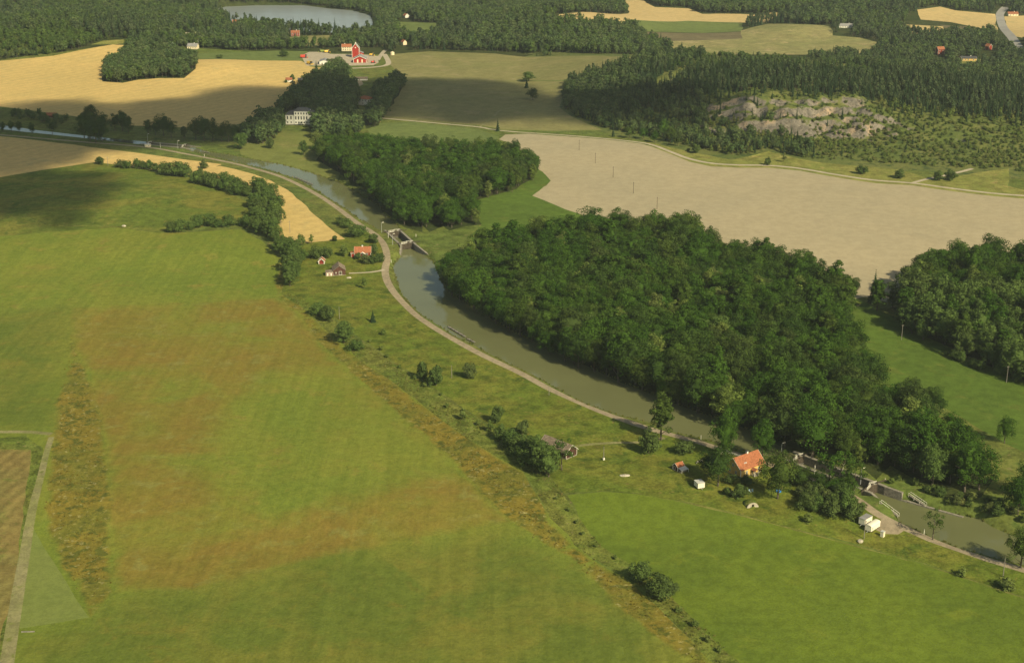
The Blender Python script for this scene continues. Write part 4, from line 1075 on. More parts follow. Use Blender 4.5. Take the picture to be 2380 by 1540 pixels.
ONE = [  # kind, u, v, scale, wide, name, label, category
    ('bush', 232, 382, 1.15, 1.25, 'bush', 'lone round bush at the left end of the hedge', 'bush'),
    ('bush', 281, 389, 1.15, 1.5, 'bush', 'wide bush second from the left end of the hedge', 'bush'),
    ('bush', 474, 392, 1.25, 1.1, 'bush', 'dark pointed bush between the two wheat fields', 'bush'),
    ('bush', 465, 404, .8, .8, 'bush', 'small bush on the tip of the wheat wedge', 'bush'),
    ('wbush', 738, 733, 1.1, 1.2, 'bush', 'grey green bush above the big round willow', 'bush'),
    ('wbush', 762, 745, 1.3, 1.2, 'bush', 'taller grey green bush next to the ditch', 'bush'),
    ('willow', 800, 797, .88, 1.05, 'willow_bush', 'big round willow bush beside the ditch', 'bush'),
    ('wbush', 828, 815, .95, 1.1, 'bush', 'low willow bush at the foot of the big round one', 'bush'),
    ('spruce', 867, 748, .46, .62, 'young_spruce', 'small conical spruce in the rough meadow', 'tree'),
    ('scrub', 891, 779, .8, .6, 'bush', 'tiny bush alone in the rough meadow', 'bush'),
    ('young', 847, 671, .72, .8, 'young_tree', 'slender young tree below the brown barn', 'tree'),
    ('bush', 982, 882, 1.7, 1.0, 'bush', 'smaller of the twin dark bushes in the meadow', 'bush'),
    ('bush', 1013, 896, 1.75, 1.4, 'bush', 'larger of the twin dark bushes in the meadow', 'bush'),
    ('bush', 1092, 879, 1.45, 1.1, 'bush', 'single round dark bush near the towpath', 'bush'),
    ('bush', 1157, 982, 1.45, 1.0, 'bush', 'dark bush upper left of the brown canal barn', 'bush'),
    ('bush', 1215, 1010, 1.25, .9, 'bush', 'dark bush just above the brown canal barn', 'bush'),
    ('young', 1076, 976, .62, .8, 'young_tree', 'young tree at the bend of the ditch', 'tree'),
    ('young', 1140, 1003, .6, .8, 'young_tree', 'young tree in the ditch left of the dark bush', 'tree'),
    ('thin', 1306, 1092, 1.1, 1.2, 'birch_tree', 'thin birch leaning in front of the brown canal barn', 'tree'),
    ('wbush', 1490, 1352, 1.15, 1.25, 'bush', 'upper of two big bushes beside the bright field', 'bush'),
    ('wbush', 1530, 1388, 1.4, 1.4, 'bush', 'lower of two big bushes beside the bright field', 'bush'),
    ('bush', 1560, 1382, .9, .9, 'bush', 'small dark bush at the edge of the bright field', 'bush'),
    ('bush', 1240, 1072, 1.5, 1.2, 'bush', 'dark bush touching the left end of the canal barn', 'bush'),
    # cottage garden
    ('bush', 735, 600, 1.35, 1.5, 'garden_bush', 'broad bush behind the small red shed', 'bush'),
    ('bush', 760, 598, 1.2, 1.2, 'garden_bush', 'round bush between red shed and red cottage', 'bush'),
    ('young', 800, 597, .8, 1.3, 'garden_tree', 'fruit tree left of the red cottage', 'tree'),
    ('bush', 852, 612, 1.0, 1.2, 'garden_bush', 'round bush in front of the red cottage', 'bush'),
    ('bush', 868, 612, 1.1, 1.1, 'garden_bush', 'round bush in front of the cottage nearer the towpath', 'bush'),
    ('bush', 884, 608, 1.0, 1.0, 'garden_bush', 'bush between the red cottage and the towpath', 'bush'),
    ('bush', 832, 602, .7, .8, 'garden_bush', 'small bush under the cottage window', 'bush'),
    ('bush', 868, 590, 1.2, 1.1, 'garden_bush', 'tall bush at the right gable of the red cottage', 'bush'),
    ('bush', 868, 565, 1.1, 1.3, 'garden_bush', 'bush behind the red cottage by the towpath', 'bush'),
    ('willow', 822, 552, .62, .85, 'garden_tree', 'round willow at the tip of the wheat wedge', 'tree'),
    ('wbush', 838, 550, 1.2, 1.2, 'garden_bush', 'willow bush between wheat tip and towpath', 'bush'),
    ('wbush', 790, 522, .8, .9, 'bush', 'bush on the bank above the wheat wedge', 'bush'),
    ('wbush', 806, 530, 1.0, 1.0, 'bush', 'second bush on the bank above the wheat wedge', 'bush'),
    ('young', 697, 573, .9, .8, 'young_tree', 'spindly sapling below the wheat wedge, left of three', 'tree'),
    ('young', 705, 571, .75, .7, 'young_tree', 'spindly sapling below the wheat wedge, middle of three', 'tree'),
    ('young', 724, 568, .7, .7, 'young_tree', 'spindly sapling below the wheat wedge, right of three', 'tree'),
    ('bush', 778, 561, .7, .7, 'bush', 'small bush at the lower edge of the wheat wedge', 'bush'),
    # lock keeper's garden
    ('tall', 1537, 1022, 1.12, 1.25, 'ash_tree', 'tall tree standing over the towpath beside the canal', 'tree'),
    ('bush', 1508, 1053, 2.1, 1.45, 'round_tree', 'round dense tree below the tall towpath tree', 'tree'),
    ('oak', 1682, 1064, 1.3, 1.0, 'maple_tree', 'tree with bare trunk inside the white fence corner', 'tree'),
    ('oak', 1770, 1074, 1.2, .92, 'maple_tree', 'tree behind the yellow house on the canal bank', 'tree'),
    ('dark', 1668, 1129, .95, 1.0, 'garden_tree', 'spreading tree left of the yellow house', 'tree'),
    ('dark', 1648, 1106, .62, .75, 'garden_tree', 'smaller tree between shed and yellow house', 'tree'),
    ('oak', 1807, 1158, 1.2, 1.12, 'garden_tree', 'large tree hiding the right end of the yellow house', 'tree'),
    ('bush', 1590, 1052, 1.0, 1.4, 'garden_bush', 'low bush between towpath and small red shed', 'bush'),
    ('bush', 1720, 1157, 1.1, 1.0, 'garden_bush', 'round bush in the lawn before the yellow house', 'bush'),
    ('bush', 1700, 1122, .7, .9, 'garden_bush', 'flower bush under the yellow gable', 'bush'),
    ('bush', 1735, 1124, .7, .9, 'garden_bush', 'flower bush before the yellow porch', 'bush'),
    ('thin', 1950, 1144, 1.35, 1.75, 'old_apple_tree', 'half bare tree between lock chamber and towpath', 'tree'),
    ('thin', 1925, 1134, 1.2, 1.5, 'old_apple_tree', 'thin crowned tree beside the lock chamber', 'tree'),
    ('thin', 1982, 1152, 1.25, 1.5, 'old_apple_tree', 'thin tree between the towpath and the lower gates', 'tree'),
    ('dark', 1905, 1141, .52, .62, 'garden_tree', 'small dense tree beside the lock chamber', 'tree'),
    ('oak', 1968, 1153, .55, .66, 'garden_tree', 'small dense tree where the towpath leaves the thicket', 'tree'),
    ('oak', 1938, 1150, .5, .7, 'garden_tree', 'small tree in the middle of the lock thicket', 'tree'),
    ('dark', 1862, 1132, .5, .66, 'garden_tree', 'small tree right of the paddling pool', 'tree'),
    ('bush', 1690, 1150, .6, .7, 'garden_bush', 'low bush beside the garden table', 'bush'),
    ('bush', 1845, 1120, .8, .9, 'garden_bush', 'bush below the white fence beside the lock', 'bush'),
    ('thin', 2168, 1253, .95, 1.0, 'canal_tree', 'lone thin tree on the towpath by the lower reach', 'tree'),
    ('oak', 2372, 1318, .95, .9, 'canal_tree', 'tree at the right edge beside the lower reach', 'tree'),
    ('oak', 2335, 1030, .75, .65, 'birch_tree', 'lone tree with pale trunk at the right meadow edge', 'tree'),
    ('oak', 2365, 1195, 1.0, 1.0, 'bank_tree', 'tree on the far bank at the right edge', 'tree'),
    ('oak', 2390, 1160, 1.0, 1.0, 'bank_tree', 'second tree on the far bank at the right edge', 'tree'),
    # meadow at the right
    ('dark', 1984, 690, .68, .62, 'meadow_tree', 'round tree at the tip of the mown meadow', 'tree'),
    ('tall', 2038, 722, .95, 1.15, 'meadow_tree', 'broad tree beside the mown meadow', 'tree'),
    ('spruce', 2030, 702, 1.25, 1.2, 'spruce_tree', 'pointed spruce behind the broad meadow tree', 'tree'),
    ('willow', 2075, 716, .8, .7, 'meadow_tree', 'pale tree right of the broad meadow tree', 'tree'),
    ('willow', 2145, 790, .85, .85, 'meadow_tree', 'round tree in front of the right edge wood', 'tree'),
    ('willow', 2118, 775, .9, .8, 'meadow_tree', 'taller round tree in front of the right edge wood', 'tree'),
    # pasture and canal bank
    ('willow', 1228, 190, .8, 1.3, 'field_tree', 'broad pale tree standing alone in the olive pasture', 'tree'),
    ('dark', 1238, 233, .7, 1.0, 'field_tree', 'dark round tree in the shaded pasture', 'tree'),
    ('spruce', 1224, 205, .75, .9, 'field_tree', 'small dark tree above the round pasture tree', 'tree'),
    ('spruce', 1157, 305, .8, .7, 'spruce_tree', 'dark slim spruce at the pasture track junction', 'tree'),
    ('bush', 660, 132, 1.6, 1.7, 'field_bush', 'round bush on the green strip left of the farm', 'bush'),
    ('bush', 510, 136, .8, 1.2, 'field_bush', 'low bush at the edge of the large wheat field', 'bush'),
    ('bush', 629, 345, 1.7, 1.2, 'lawn_bush', 'bush on the manor lawn', 'bush'),
    ('willow', 706, 361, .9, .7, 'birch_tree', 'pale birch at the edge of the manor lawn', 'tree'),
    ('willow', 745, 366, 1.3, .8, 'birch_tree', 'tall birch at the corner of the second wood', 'tree'),
    ('willow', 560, 347, 1.05, 1.1, 'willow_tree', 'pale willow on the bank below the manor trees', 'tree'),
    ('bush', 1784, 384, 1.2, .8, 'roadside_tree', 'small dark tree on the gravel road', 'bush'),
    ('bush', 2003, 404, 1.25, 1.5, 'roadside_bush', 'wide bush on the rough grass beside the gravel road', 'bush'),
    ('young', 1822, 377, .8, .9, 'roadside_tree', 'slim young tree at the foot of the hill', 'tree'),
    ('bush', 2090, 414, 1.2, 1.5, 'roadside_bush', 'bushes left of the road junction', 'bush'),
    ('bush', 2180, 419, 1.3, 1.4, 'roadside_bush', 'dark bush right of the road junction', 'bush'),
    ('bush', 2210, 419, 1.4, 1.6, 'roadside_bush', 'second dark bush right of the road junction', 'bush'),
    ('spruce', 1584, 121, .85, 1.2, 'spruce_tree', 'dark spruce beside the lone white gable', 'tree'),
    # lower right verge
    ('scrub', 2236, 1338, .8, .9, 'verge_bush', 'small dark bush on the verge of the bright field', 'bush'),
    ('scrub', 2340, 1368, 1.0, 1.5, 'verge_bush', 'spreading bush at the right edge of the bright field', 'bush'),
    ('scrub', 1878, 1213, .8, .9, 'verge_bush', 'small dark bush left of the white wagons', 'bush'),
]
for k, u, v, s, w, nm, lab, cat in ONE:
    x, y = at(u, v)
    plant(k, x, y, nm, lab, cat, None, s, w)

r3 = random.Random(31)
# thicket between the lock and the yellow house
for poly, n, kinds, lab, grp, sr in (
    ([(1838, 1160), (1880, 1140), (1930, 1150), (1985, 1175), (2000, 1205), (1960, 1208), (1900, 1195), (1850, 1185)], 26, ['bush', 'wbush', 'bush'], 'bush in the dense thicket between lock and white wagons', 'thicket beside the lower lock', (.75, 1.25)),
    ([(1850, 1128), (1900, 1134), (1930, 1150), (1880, 1145)], 6, ['bush'], 'bush under the old trees beside the lock chamber', 'bushes beside the lock chamber', (.6, .9)),
    ([(2050, 1120), (2120, 1135), (2230, 1175), (2330, 1205), (2400, 1235), (2400, 1180), (2300, 1165), (2200, 1150), (2100, 1112)], 34, ['bush', 'scrub', 'scrub'], 'bush on the far bank of the lower reach', 'bushes on the far bank below the lock', (.4, .85)),
    ([(2050, 900), (2120, 925), (2200, 970), (2250, 1010), (2200, 1020), (2100, 960), (2040, 920)], 12, ['willow', 'wbush', 'dark'], 'small tree on the meadow side of the big wood', 'small trees along the mown meadow', (.5, .8)),
    ([(2180, 818), (2240, 838), (2330, 872), (2380, 890), (2380, 900), (2280, 862), (2190, 830)], 12, ['scrub', 'wbush'], 'bush at the foot of the right edge wood', 'bushes below the right edge wood', (.5, .9)),
):
    pw = W(poly); c = 0; tries = 0
    x0, y0 = pw.min(0); x1, y1 = pw.max(0)
    while c < n and tries < 3000:
        tries += 1
        x, y = r3.uniform(x0, x1), r3.uniform(y0, y1)
        if inside(np.array([x]), np.array([y]), pw)[0] and not any(inside(np.array([x]), np.array([y]), q[1])[0] for q in WATERS):
            plant(r3.choice(kinds), x, y, 'thicket_bush', lab, 'bush', grp, r3.uniform(*sr)); c += 1

# trees along the far canal
for i, (u, v, s, k) in enumerate([(8, 306, .5, 'dark'), (27, 307, .55, 'dark'), (44, 308, .55, 'dark'), (75, 312, .55, 'dark'), (122, 312, .7, 'dark')]):
    plant(k, *at(u, v), 'canal_tree', 'small tree in the row on the near bank of the far canal', 'tree', 'small trees on the far canal bank', s)
for u, v, s in [(196, 318, 1.15), (210, 330, 1.0), (223, 332, 1.15), (238, 330, .95), (215, 309, 1.35), (240, 308, 1.0), (205, 306, 1.1)]:
    plant('dark', *at(u, v), 'canal_tree', 'tall tree in the dark clump over the far canal', 'tree', 'tall dark clump over the far canal', s)
for u, v, s in [(268, 303, .8), (285, 305, 1.05), (298, 308, .85), (345, 312, .7), (362, 314, .75), (380, 317, 1.1), (398, 320, .95), (428, 323, .6), (455, 326, 1.1), (475, 328, 1.2), (495, 328, 1.05), (515, 330, .9), (532, 330, 1.0), (548, 330, .8)]:
    plant('dark', *at(u, v), 'canal_tree', 'dark tree in the row between far canal and wheat', 'tree', 'tree row between far canal and wheat', s)
# spruces in front of the lake
for i, (u, v, s) in enumerate([(505, 60, 1.2), (517, 62, 1.0), (528, 63, 1.2), (545, 66, 1.15), (560, 68, 1.1), (596, 74, 1.3), (620, 74, 1.25), (640, 75, 1.2), (652, 75, 1.3), (668, 76, 1.2), (683, 77, 1.35), (700, 77, 1.2), (712, 77, 1.3), (726, 78, 1.25), (742, 78, 1.3), (779, 80, 1.4)]):
    plant('spruce', *at(u, v), 'spruce_tree', 'pointed spruce standing against the lake', 'tree', 'spruces in front of the lake', s)
# trees at the foot of the hill left
for u, v, s, k in [(1425, 318, .6, 'spruce'), (1462, 322, .62, 'oak'), (1495, 324, .6, 'oak'), (1521, 332, .6, 'oak'), (1558, 330, .8, 'oak'), (1540, 318, .9, 'oak'), (1575, 340, .6, 'dark'), (1600, 352, .5, 'bush'), (1617, 356, 1.3, 'bush')]:
    plant(k, *at(u, v), 'roadside_tree', 'tree at the left foot of the hill beside the gravel road', 'tree', 'trees at the left foot of the hill', s)

# tall grass in the ditch and along the canal edge, one mass
def tuft(seed, h, n, mat='reed'):
    rng = np.random.default_rng(seed)
    p = np.column_stack([rng.normal(0, .32, n), rng.normal(0, .32, n), np.full(n, 0.0)])
    a = rng.uniform(0, 6.28, n)
    V, F, T = [], [], []
    for i in range(n):
        hh = h * rng.uniform(.6, 1.2); dx, dy = math.cos(a[i]) * .13, math.sin(a[i]) * .13
        lx, ly = rng.normal(0, .25, 2) * h
        o = len(V)
        V += [(p[i, 0] - dx, p[i, 1] - dy, -.1), (p[i, 0] + dx, p[i, 1] + dy, -.1), (p[i, 0] + lx, p[i, 1] + ly, hh)]
        F.append((o, o + 1, o + 2)); T.append(float(rng.uniform(0, 1)))
    me = bpy.data.meshes.new('tuft'); me.from_pydata(V, [], F); me.materials.append(M[mat])
    me.attributes.new('tint', 'FLOAT', 'FACE').data.foreach_set('value', np.array(T, np.float32))
    return bpy.data.objects.new('tuft_source', me)
TUFTS = {'reed': [tuft(1, 1.2, 26), tuft(2, 1.0, 26), tuft(3, 1.5, 26)], 'weed': [tuft(4, .9, 30, 'weed'), tuft(5, .7, 30, 'weed'), tuft(6, 1.1, 30, 'weed')]}
gi_ = []
ditch = [np.array(r[1]) for r in REG if r[0] == 'ditch'][0]
x, y = scatter_points(ditch, 2.6, 5)
pt = fbm(x / 12, y / 12, 5)
z = zz(x, y)
for i in range(len(x)):
    if pt[i] > .46 and y[i] > 320: gi_.append(('reed', float(x[i]), float(y[i]), float(z[i]), RNG.uniform(.3, .75)))
for nm, poly, lv, mt in WATERS[:3]:
    q = np.array(densify(poly, 0, 1)); c = q.mean(0)
    t_ = np.roll(q, -1, 0) - q
    for i in range(len(q)):
        L = np.hypot(*t_[i])
        for j in range(int(L / 1.5)):
            p = q[i] + t_[i] * RNG.random(); nn = np.array([t_[i][1], -t_[i][0]]) / (L + 1e-9)
            if min(np.hypot(*(p - np.array(lw(k, xx, 0)))) for k in (LK1, LK2, LK0) for xx in (-4, k['L'] / 2, k['L'] + 6)) < 15: continue
            p = p + nn * RNG.uniform(-.5, 1.1)
            gi_.append(('reed', float(p[0]), float(p[1]), lv + RNG.uniform(.0, .25), RNG.uniform(.35, .8)))
stuff('tall_grass', 'tall grass in the ditch and along the canal edge', gi_, lambda k: TUFTS[k])

wi_ = []
for r_ in REG:
    if r_[2] in ('weeds', 'weeds_dark'):
        x, y = scatter_points(np.array(r_[1]), 1.9, 15)
        pt = fbm(x / 7, y / 7, 6); z = zz(x, y); edge = sstep(0, 6, dist_poly(x, y, r_[1]))
        for i in range(len(x)):
            if pt[i] + .10 * (edge[i] - 1) > .50 and y[i] > 320 and RNG.random() < .25 + .75 * edge[i]: wi_.append(('weed', float(x[i]), float(y[i]), float(z[i]) - .05, RNG.uniform(.25, .62)))
stuff('weeds', 'tall ochre weeds along the edges of the big meadow', wi_, lambda k: TUFTS[k])
HAZE = .00005
# ------------------------------------------------------------------ buildings and small things
M['red'] = pmat('red_boards', (.27, .040, .026), .18, 1.5, .85, .15, ('X', .35, .25))
M['red_bright'] = pmat('bright_red_boards', (.40, .040, .026), .12, 2.5, .8, .2, ('X', .5, .18))
M['brown_red'] = pmat('weathered_red_boards', (.105, .052, .040), .25, 1.2, .9, .1, ('X', .3, .3))
M['yellow'] = pmat('ochre_yellow_boards', (.62, .42, .13), .08, 1.5, .85, .15, ('X', .3, .1))
M['cream'] = pmat('cream_plaster', (.72, .62, .42), .06, 3, .85, .15)
M['white'] = pmat('white_paint', (.74, .71, .62), .07, 2, .7, .25)
M['white_wall'] = pmat('white_plaster', (.70, .69, .62), .06, 3, .85, .15)
M['white_metal'] = pmat('white_sheet', (.80, .74, .60), .06, 1.5, .5, .3)
M['tile'] = pmat('orange_tiles', (.36, .135, .066), .24, .7, .85, .15, ('Z', .36, .22), .4)
M['tile_old'] = pmat('old_red_tiles', (.32, .125, .065), .25, .8, .9, .1, ('Z', .36, .25), .4)
M['tile_grey'] = pmat('weathered_tiles', (.235, .185, .14), .25, 1.0, .9, .1, ('Z', .4, .2), .3)
M['roof_grey'] = pmat('grey_sheet_roof', (.24, .235, .235), .12, 2, .7, .3)
M['roof_dark'] = pmat('dark_sheet_roof', (.065, .065, .07), .2, 2, .6, .3)
M['roof_pale'] = pmat('pale_sheet_roof', (.50, .50, .47), .12, 1.5, .5, .3)
M['glass'] = pmat('window_glass', (.05, .055, .06), .2, 2, .15, .5)
M['stone'] = pmat('granite_blocks', (.22, .20, .165), .3, .8, .9, .15, None, .8)
M['stone_dark'] = pmat('dark_granite', (.13, .12, .10), .35, .8, .8, .2, None, .8)  # darker granite for the chamber and sill walls
M['coping'] = pmat('coping_granite', (.235, .215, .175), .18, 1.0, .9, .15, None, .4)
M['timber'] = pmat('tarred_timber', (.075, .060, .045), .3, .6, .85, .2)
M['timber_grey'] = pmat('grey_timber', (.22, .20, .17), .25, .8, .9, .15)
M['steel'] = pmat('galvanised_steel', (.44, .46, .46), .1, 1, .5, .4)
M['lamp'] = pmat('lamp_housing', (.72, .68, .56), .05, 1, .5, .3)
M['rubber'] = pmat('rubber', (.03, .03, .03), .1, 1, .8, .2)
M['blue'] = pmat('blue_plastic', (.03, .22, .62), .06, 1, .4, .4)
M['pale_blue'] = pmat('pale_blue_canvas', (.30, .48, .55), .08, .5, .8, .2)
M['machine_red'] = pmat('machine_red', (.50, .05, .03), .1, 1, .5, .4)
M['machine_yellow'] = pmat('machine_yellow', (.66, .42, .05), .1, 1, .5, .4)
M['machine_green'] = pmat('machine_green', (.30, .36, .08), .1, 1, .5, .4)
M['rock'] = pmat('granite_rock', (.40, .36, .29), .3, .7, .9, .15, None, .8)
M['cliff_rock'] = pmat('cliff_rock', (.23, .195, .15), .4, 1.5, .9, .1, None, .9)
M['dark'] = pmat('dark_opening', (.02, .018, .015), .2, 1, .9, .05)

class MB:
    def __init__(s): s.v, s.f = [], []
    def add(s, v, f):
        o = len(s.v); s.v += [tuple(p) for p in v]; s.f += [[i + o for i in g] for g in f]; return s
    def box(s, x0, x1, y0, y1, z0, z1):
        return s.add([(x0, y0, z0), (x1, y0, z0), (x1, y1, z0), (x0, y1, z0), (x0, y0, z1), (x1, y0, z1), (x1, y1, z1), (x0, y1, z1)],
                     [(3, 2, 1, 0), (4, 5, 6, 7), (0, 1, 5, 4), (1, 2, 6, 5), (2, 3, 7, 6), (3, 0, 4, 7)])
    def bar(s, p, q, w, h=None, up=(0, 0, 1)):
        """square bar from p to q"""
        h = h or w
        p, q = Vector(p), Vector(q); d = (q - p).normalized(); u = Vector(up)
        if abs(d.dot(u)) > .98: u = Vector((0, 1, 0))
        a = d.cross(u).normalized() * w / 2; b = a.cross(d).normalized() * h / 2
        V = [p - a - b, p + a - b, p + a + b, p - a + b, q - a - b, q + a - b, q + a + b, q - a + b]
        return s.add(V, [(3, 2, 1, 0), (4, 5, 6, 7), (0, 1, 5, 4), (1, 2, 6, 5), (2, 3, 7, 6), (3, 0, 4, 7)])
    def prism(s, prof, x0, x1):
        """profile of (y, z) points swept along x"""
        n = len(prof)
        V = [(x0, y, z) for y, z in prof] + [(x1, y, z) for y, z in prof]
        F = [list(range(n))[::-1], list(range(n, 2 * n))] + [(i, (i + 1) % n, n + (i + 1) % n, n + i) for i in range(n)]
        return s.add(V, F)
    def cyl(s, p, q, r, n=10, r2=None):
        p, q = Vector(p), Vector(q); k = (q - p).to_track_quat('Z', 'Y'); r2 = r if r2 is None else r2
        V = [p + k @ Vector((r * math.cos(2 * math.pi * i / n), r * math.sin(2 * math.pi * i / n), 0)) for i in range(n)]
        V += [q + k @ Vector((r2 * math.cos(2 * math.pi * i / n), r2 * math.sin(2 * math.pi * i / n), 0)) for i in range(n)]
        return s.add(V, [list(range(n))[::-1], list(range(n, 2 * n))] + [(i, (i + 1) % n, n + (i + 1) % n, n + i) for i in range(n)])
    def put(s, name, mat, parent=None, loc=None, rz=0, smooth=False):
        me = bpy.data.meshes.new(name); me.from_pydata(s.v, [], s.f); me.materials.append(M[mat]); me.update()
        if smooth: me.shade_smooth()
        o = bpy.data.objects.new(name, me); COL.objects.link(o)
        if parent is not None: o.parent = parent
        if loc is not None: o.location = loc
        o.rotation_euler[2] = rz
        return o

def centre(u, v, rot, lx, ly):
    """building centre from a surveyed ground point with local coordinates lx, ly"""
    x, y = G(u, v); c, s = math.cos(rot), math.sin(rot)
    return x - c * lx + s * ly, y - s * lx - c * ly

def opening(h, side, L, W_, pos, z, w, hh, frame='white', fill='glass', name='window', bars=True):
    """window or door set on a wall; side F(-y) B(+y) L(-x) R(+x)"""
    d = .06
    def pt(a, out, zz_):
        return {'F': (a, -W_ / 2 - out, zz_), 'B': (-a, W_ / 2 + out, zz_), 'L': (-L / 2 - out, -a, zz_), 'R': (L / 2 + out, a, zz_)}[side]
    fr = MB()
    t = max(.09, w * .1)
    for a0, a1, z0, z1 in ((pos - w / 2 - t, pos - w / 2, z - t, z + hh + t), (pos + w / 2, pos + w / 2 + t, z - t, z + hh + t), (pos - w / 2, pos + w / 2, z - t, z), (pos - w / 2, pos + w / 2, z + hh, z + hh + t)):
        p, q = pt(a0, -.02, z0), pt(a1, d, z1)
        fr.box(min(p[0], q[0]), max(p[0], q[0]), min(p[1], q[1]), max(p[1], q[1]), z0, z1)
    if bars:
        for a0, a1, z0, z1 in ((pos - .035, pos + .035, z, z + hh), (pos - w / 2, pos + w / 2, z + hh * .55, z + hh * .55 + .06)):
            p, q = pt(a0, .021, z0), pt(a1, d - .012, z1)
            fr.box(min(p[0], q[0]), max(p[0], q[0]), min(p[1], q[1]), max(p[1], q[1]), z0, z1)
    f = fr.put(name, frame, h)
    p, q = pt(pos - w / 2, -.02, z), pt(pos + w / 2, .02, z + hh)
    MB().box(min(p[0], q[0]), max(p[0], q[0]), min(p[1], q[1]), max(p[1], q[1]), z, z + hh).put('pane' if name == 'window' else 'door_leaf', fill, f)
    return f

def house(name, label, cat, x, y, rot, L, W_, hw, hr, wall, roof, trim='white', wins=(), doors=(), chimney=None, over=.35, group=None, hip=0, base=.35, wmat='glass', trimw=.16, z=None):
    z = min(gz(x + math.cos(rot) * a * L / 2 - math.sin(rot) * b * W_ / 2, y + math.sin(rot) * a * L / 2 + math.cos(rot) * b * W_ / 2) for a in (-1, 0, 1) for b in (-1, 0, 1)) + .05 if z is None else z
    h = empty(name, x, y, z, rot); tag(h, label, cat, group)
    MB().box(-L / 2 - .05, L / 2 + .05, -W_ / 2 - .05, W_ / 2 + .05, -1.6, base).put('foundation', 'stone', h)
    if hip:
        MB().box(-L / 2, L / 2, -W_ / 2, W_ / 2, base, hw).put('wall', wall, h)
        o = over; t = .15
        V = [(-L / 2 - o, -W_ / 2 - o, hw), (L / 2 + o, -W_ / 2 - o, hw), (L / 2 + o, W_ / 2 + o, hw), (-L / 2 - o, W_ / 2 + o, hw)]
        V += [(a, b, hw + t) for a, b, _ in V] + [(-L / 2 + hip, 0, hw + hr), (L / 2 - hip, 0, hw + hr)]
        rf = MB().add(V, [(3, 2, 1, 0), (0, 1, 5, 4), (1, 2, 6, 5), (2, 3, 7, 6), (3, 0, 4, 7), (4, 5, 9, 8), (5, 6, 9), (6, 7, 8, 9), (7, 4, 8)]).put('roof', roof, h)
    else:
        MB().prism([(-W_ / 2, base), (W_ / 2, base), (W_ / 2, hw), (0, hw + hr - .02), (-W_ / 2, hw)], -L / 2, L / 2).put('wall', wall, h)
        k = hr / (W_ / 2); e = W_ / 2 + over; t = .16
        rf = MB().prism([(-e, hw - over * k + .02), (0, hw + hr + .02), (e, hw - over * k + .02), (e, hw - over * k + .02 + t), (0, hw + hr + .02 + t), (-e, hw - over * k + .02 + t)], -L / 2 - over, L / 2 + over).put('roof', roof, h)
        if trim:
            for sx in (-1, 1):
                x0 = sx * (L / 2 + over)
                for sy in (-1, 1):
                    b = MB(); b.bar((x0 + sx * .03, sy * (e + .02), hw - over * k + .05), (x0 + sx * .03, 0, hw + hr + .05), .06, trimw * 1.5, (0, 0, 1)); b.put('bargeboard', trim, h)
    if trim:
        for sx in (-1, 1):
            for sy in (-1, 1):
                MB().box(sx * L / 2 - trimw * .7, sx * L / 2 + trimw * .7, sy * W_ / 2 - trimw * .7, sy * W_ / 2 + trimw * .7, base + .01, hw - .05 if not hip else hw - .02).put('corner_board', trim, h)
    for w in wins: opening(h, w[0], L, W_, *w[1:], fill=wmat)
    for w in doors: opening(h, w[0], L, W_, *w[1:5], frame=trim or 'white', fill=(w[5] if len(w) > 5 else 'timber'), name='door', bars=False)
    if chimney:
        for cx, cy in ([chimney] if isinstance(chimney[0], (int, float)) else chimney):
            zt = hw + hr * (1 - abs(cy) / (W_ / 2))
            ch = MB().box(cx - .4, cx + .4, cy - .4, cy + .4, zt - .6, hw + hr + 1.0).put('chimney', 'white_wall', rf)
            MB().box(cx - .48, cx + .48, cy - .48, cy + .48, hw + hr + 1.003, hw + hr + 1.18).put('chimney_cap', 'roof_dark', h)
    return h

# --- lock keeper's yellow house and garden
rot = R(37)
YX, YY = centre(1721, 1112, rot, -6.9, -4.4)
yh = house('yellow_house', 'yellow wooden lock keeper house with orange tiled roof beside the canal', 'house', YX, YY, rot, 13.8, 8.8, 3.7, 3.9, 'yellow', 'tile',
           wins=[('F', -3.4, 1.2, 1.0, 1.3), ('F', 3.6, 1.2, 1.0, 1.3), ('L', -1.7, 1.2, .9, 1.3), ('L', 1.7, 1.2, .9, 1.3), ('L', 0, 4.0, .9, 1.2), ('R', 0, 4.0, .9, 1.2), ('B', 0, 1.2, 1, 1.3)], chimney=(1.0, .2))
pr = MB().prism([(-1.3, 2.5), (0, 3.3), (1.3, 2.5), (1.3, 2.6), (0, 3.42), (-1.3, 2.6)], -1.4, 1.4)
pr.v = [(y, -W0 - 3.6, z) for (W0, y, z) in [(v[0] + 2.15, v[1], v[2]) for v in pr.v]]
pr.put('porch_roof', 'tile_old', yh)
for sx in (-1.15, 1.15):
    MB().box(sx - .08, sx + .08, -6.8, -6.64, .0, 2.5).put('porch_post', 'white', yh)
    MB().box(sx - .04, sx + .04, -6.62, -4.45, .35, 1.1).put('porch_side', 'white', yh)
MB().box(-.5, .5, -4.50, -4.42, .36, 2.4).put('door', 'timber', yh)
MB().box(-1.3, 1.3, -6.8, -4.46, -.6, .33).put('porch_floor', 'stone', yh)
for dx in (-3.2, -2.4):
    MB().box(dx - .3, dx + .3, -2.9, -2.4, 5.0, 5.58).put('roof_light', 'roof_pale', yh)

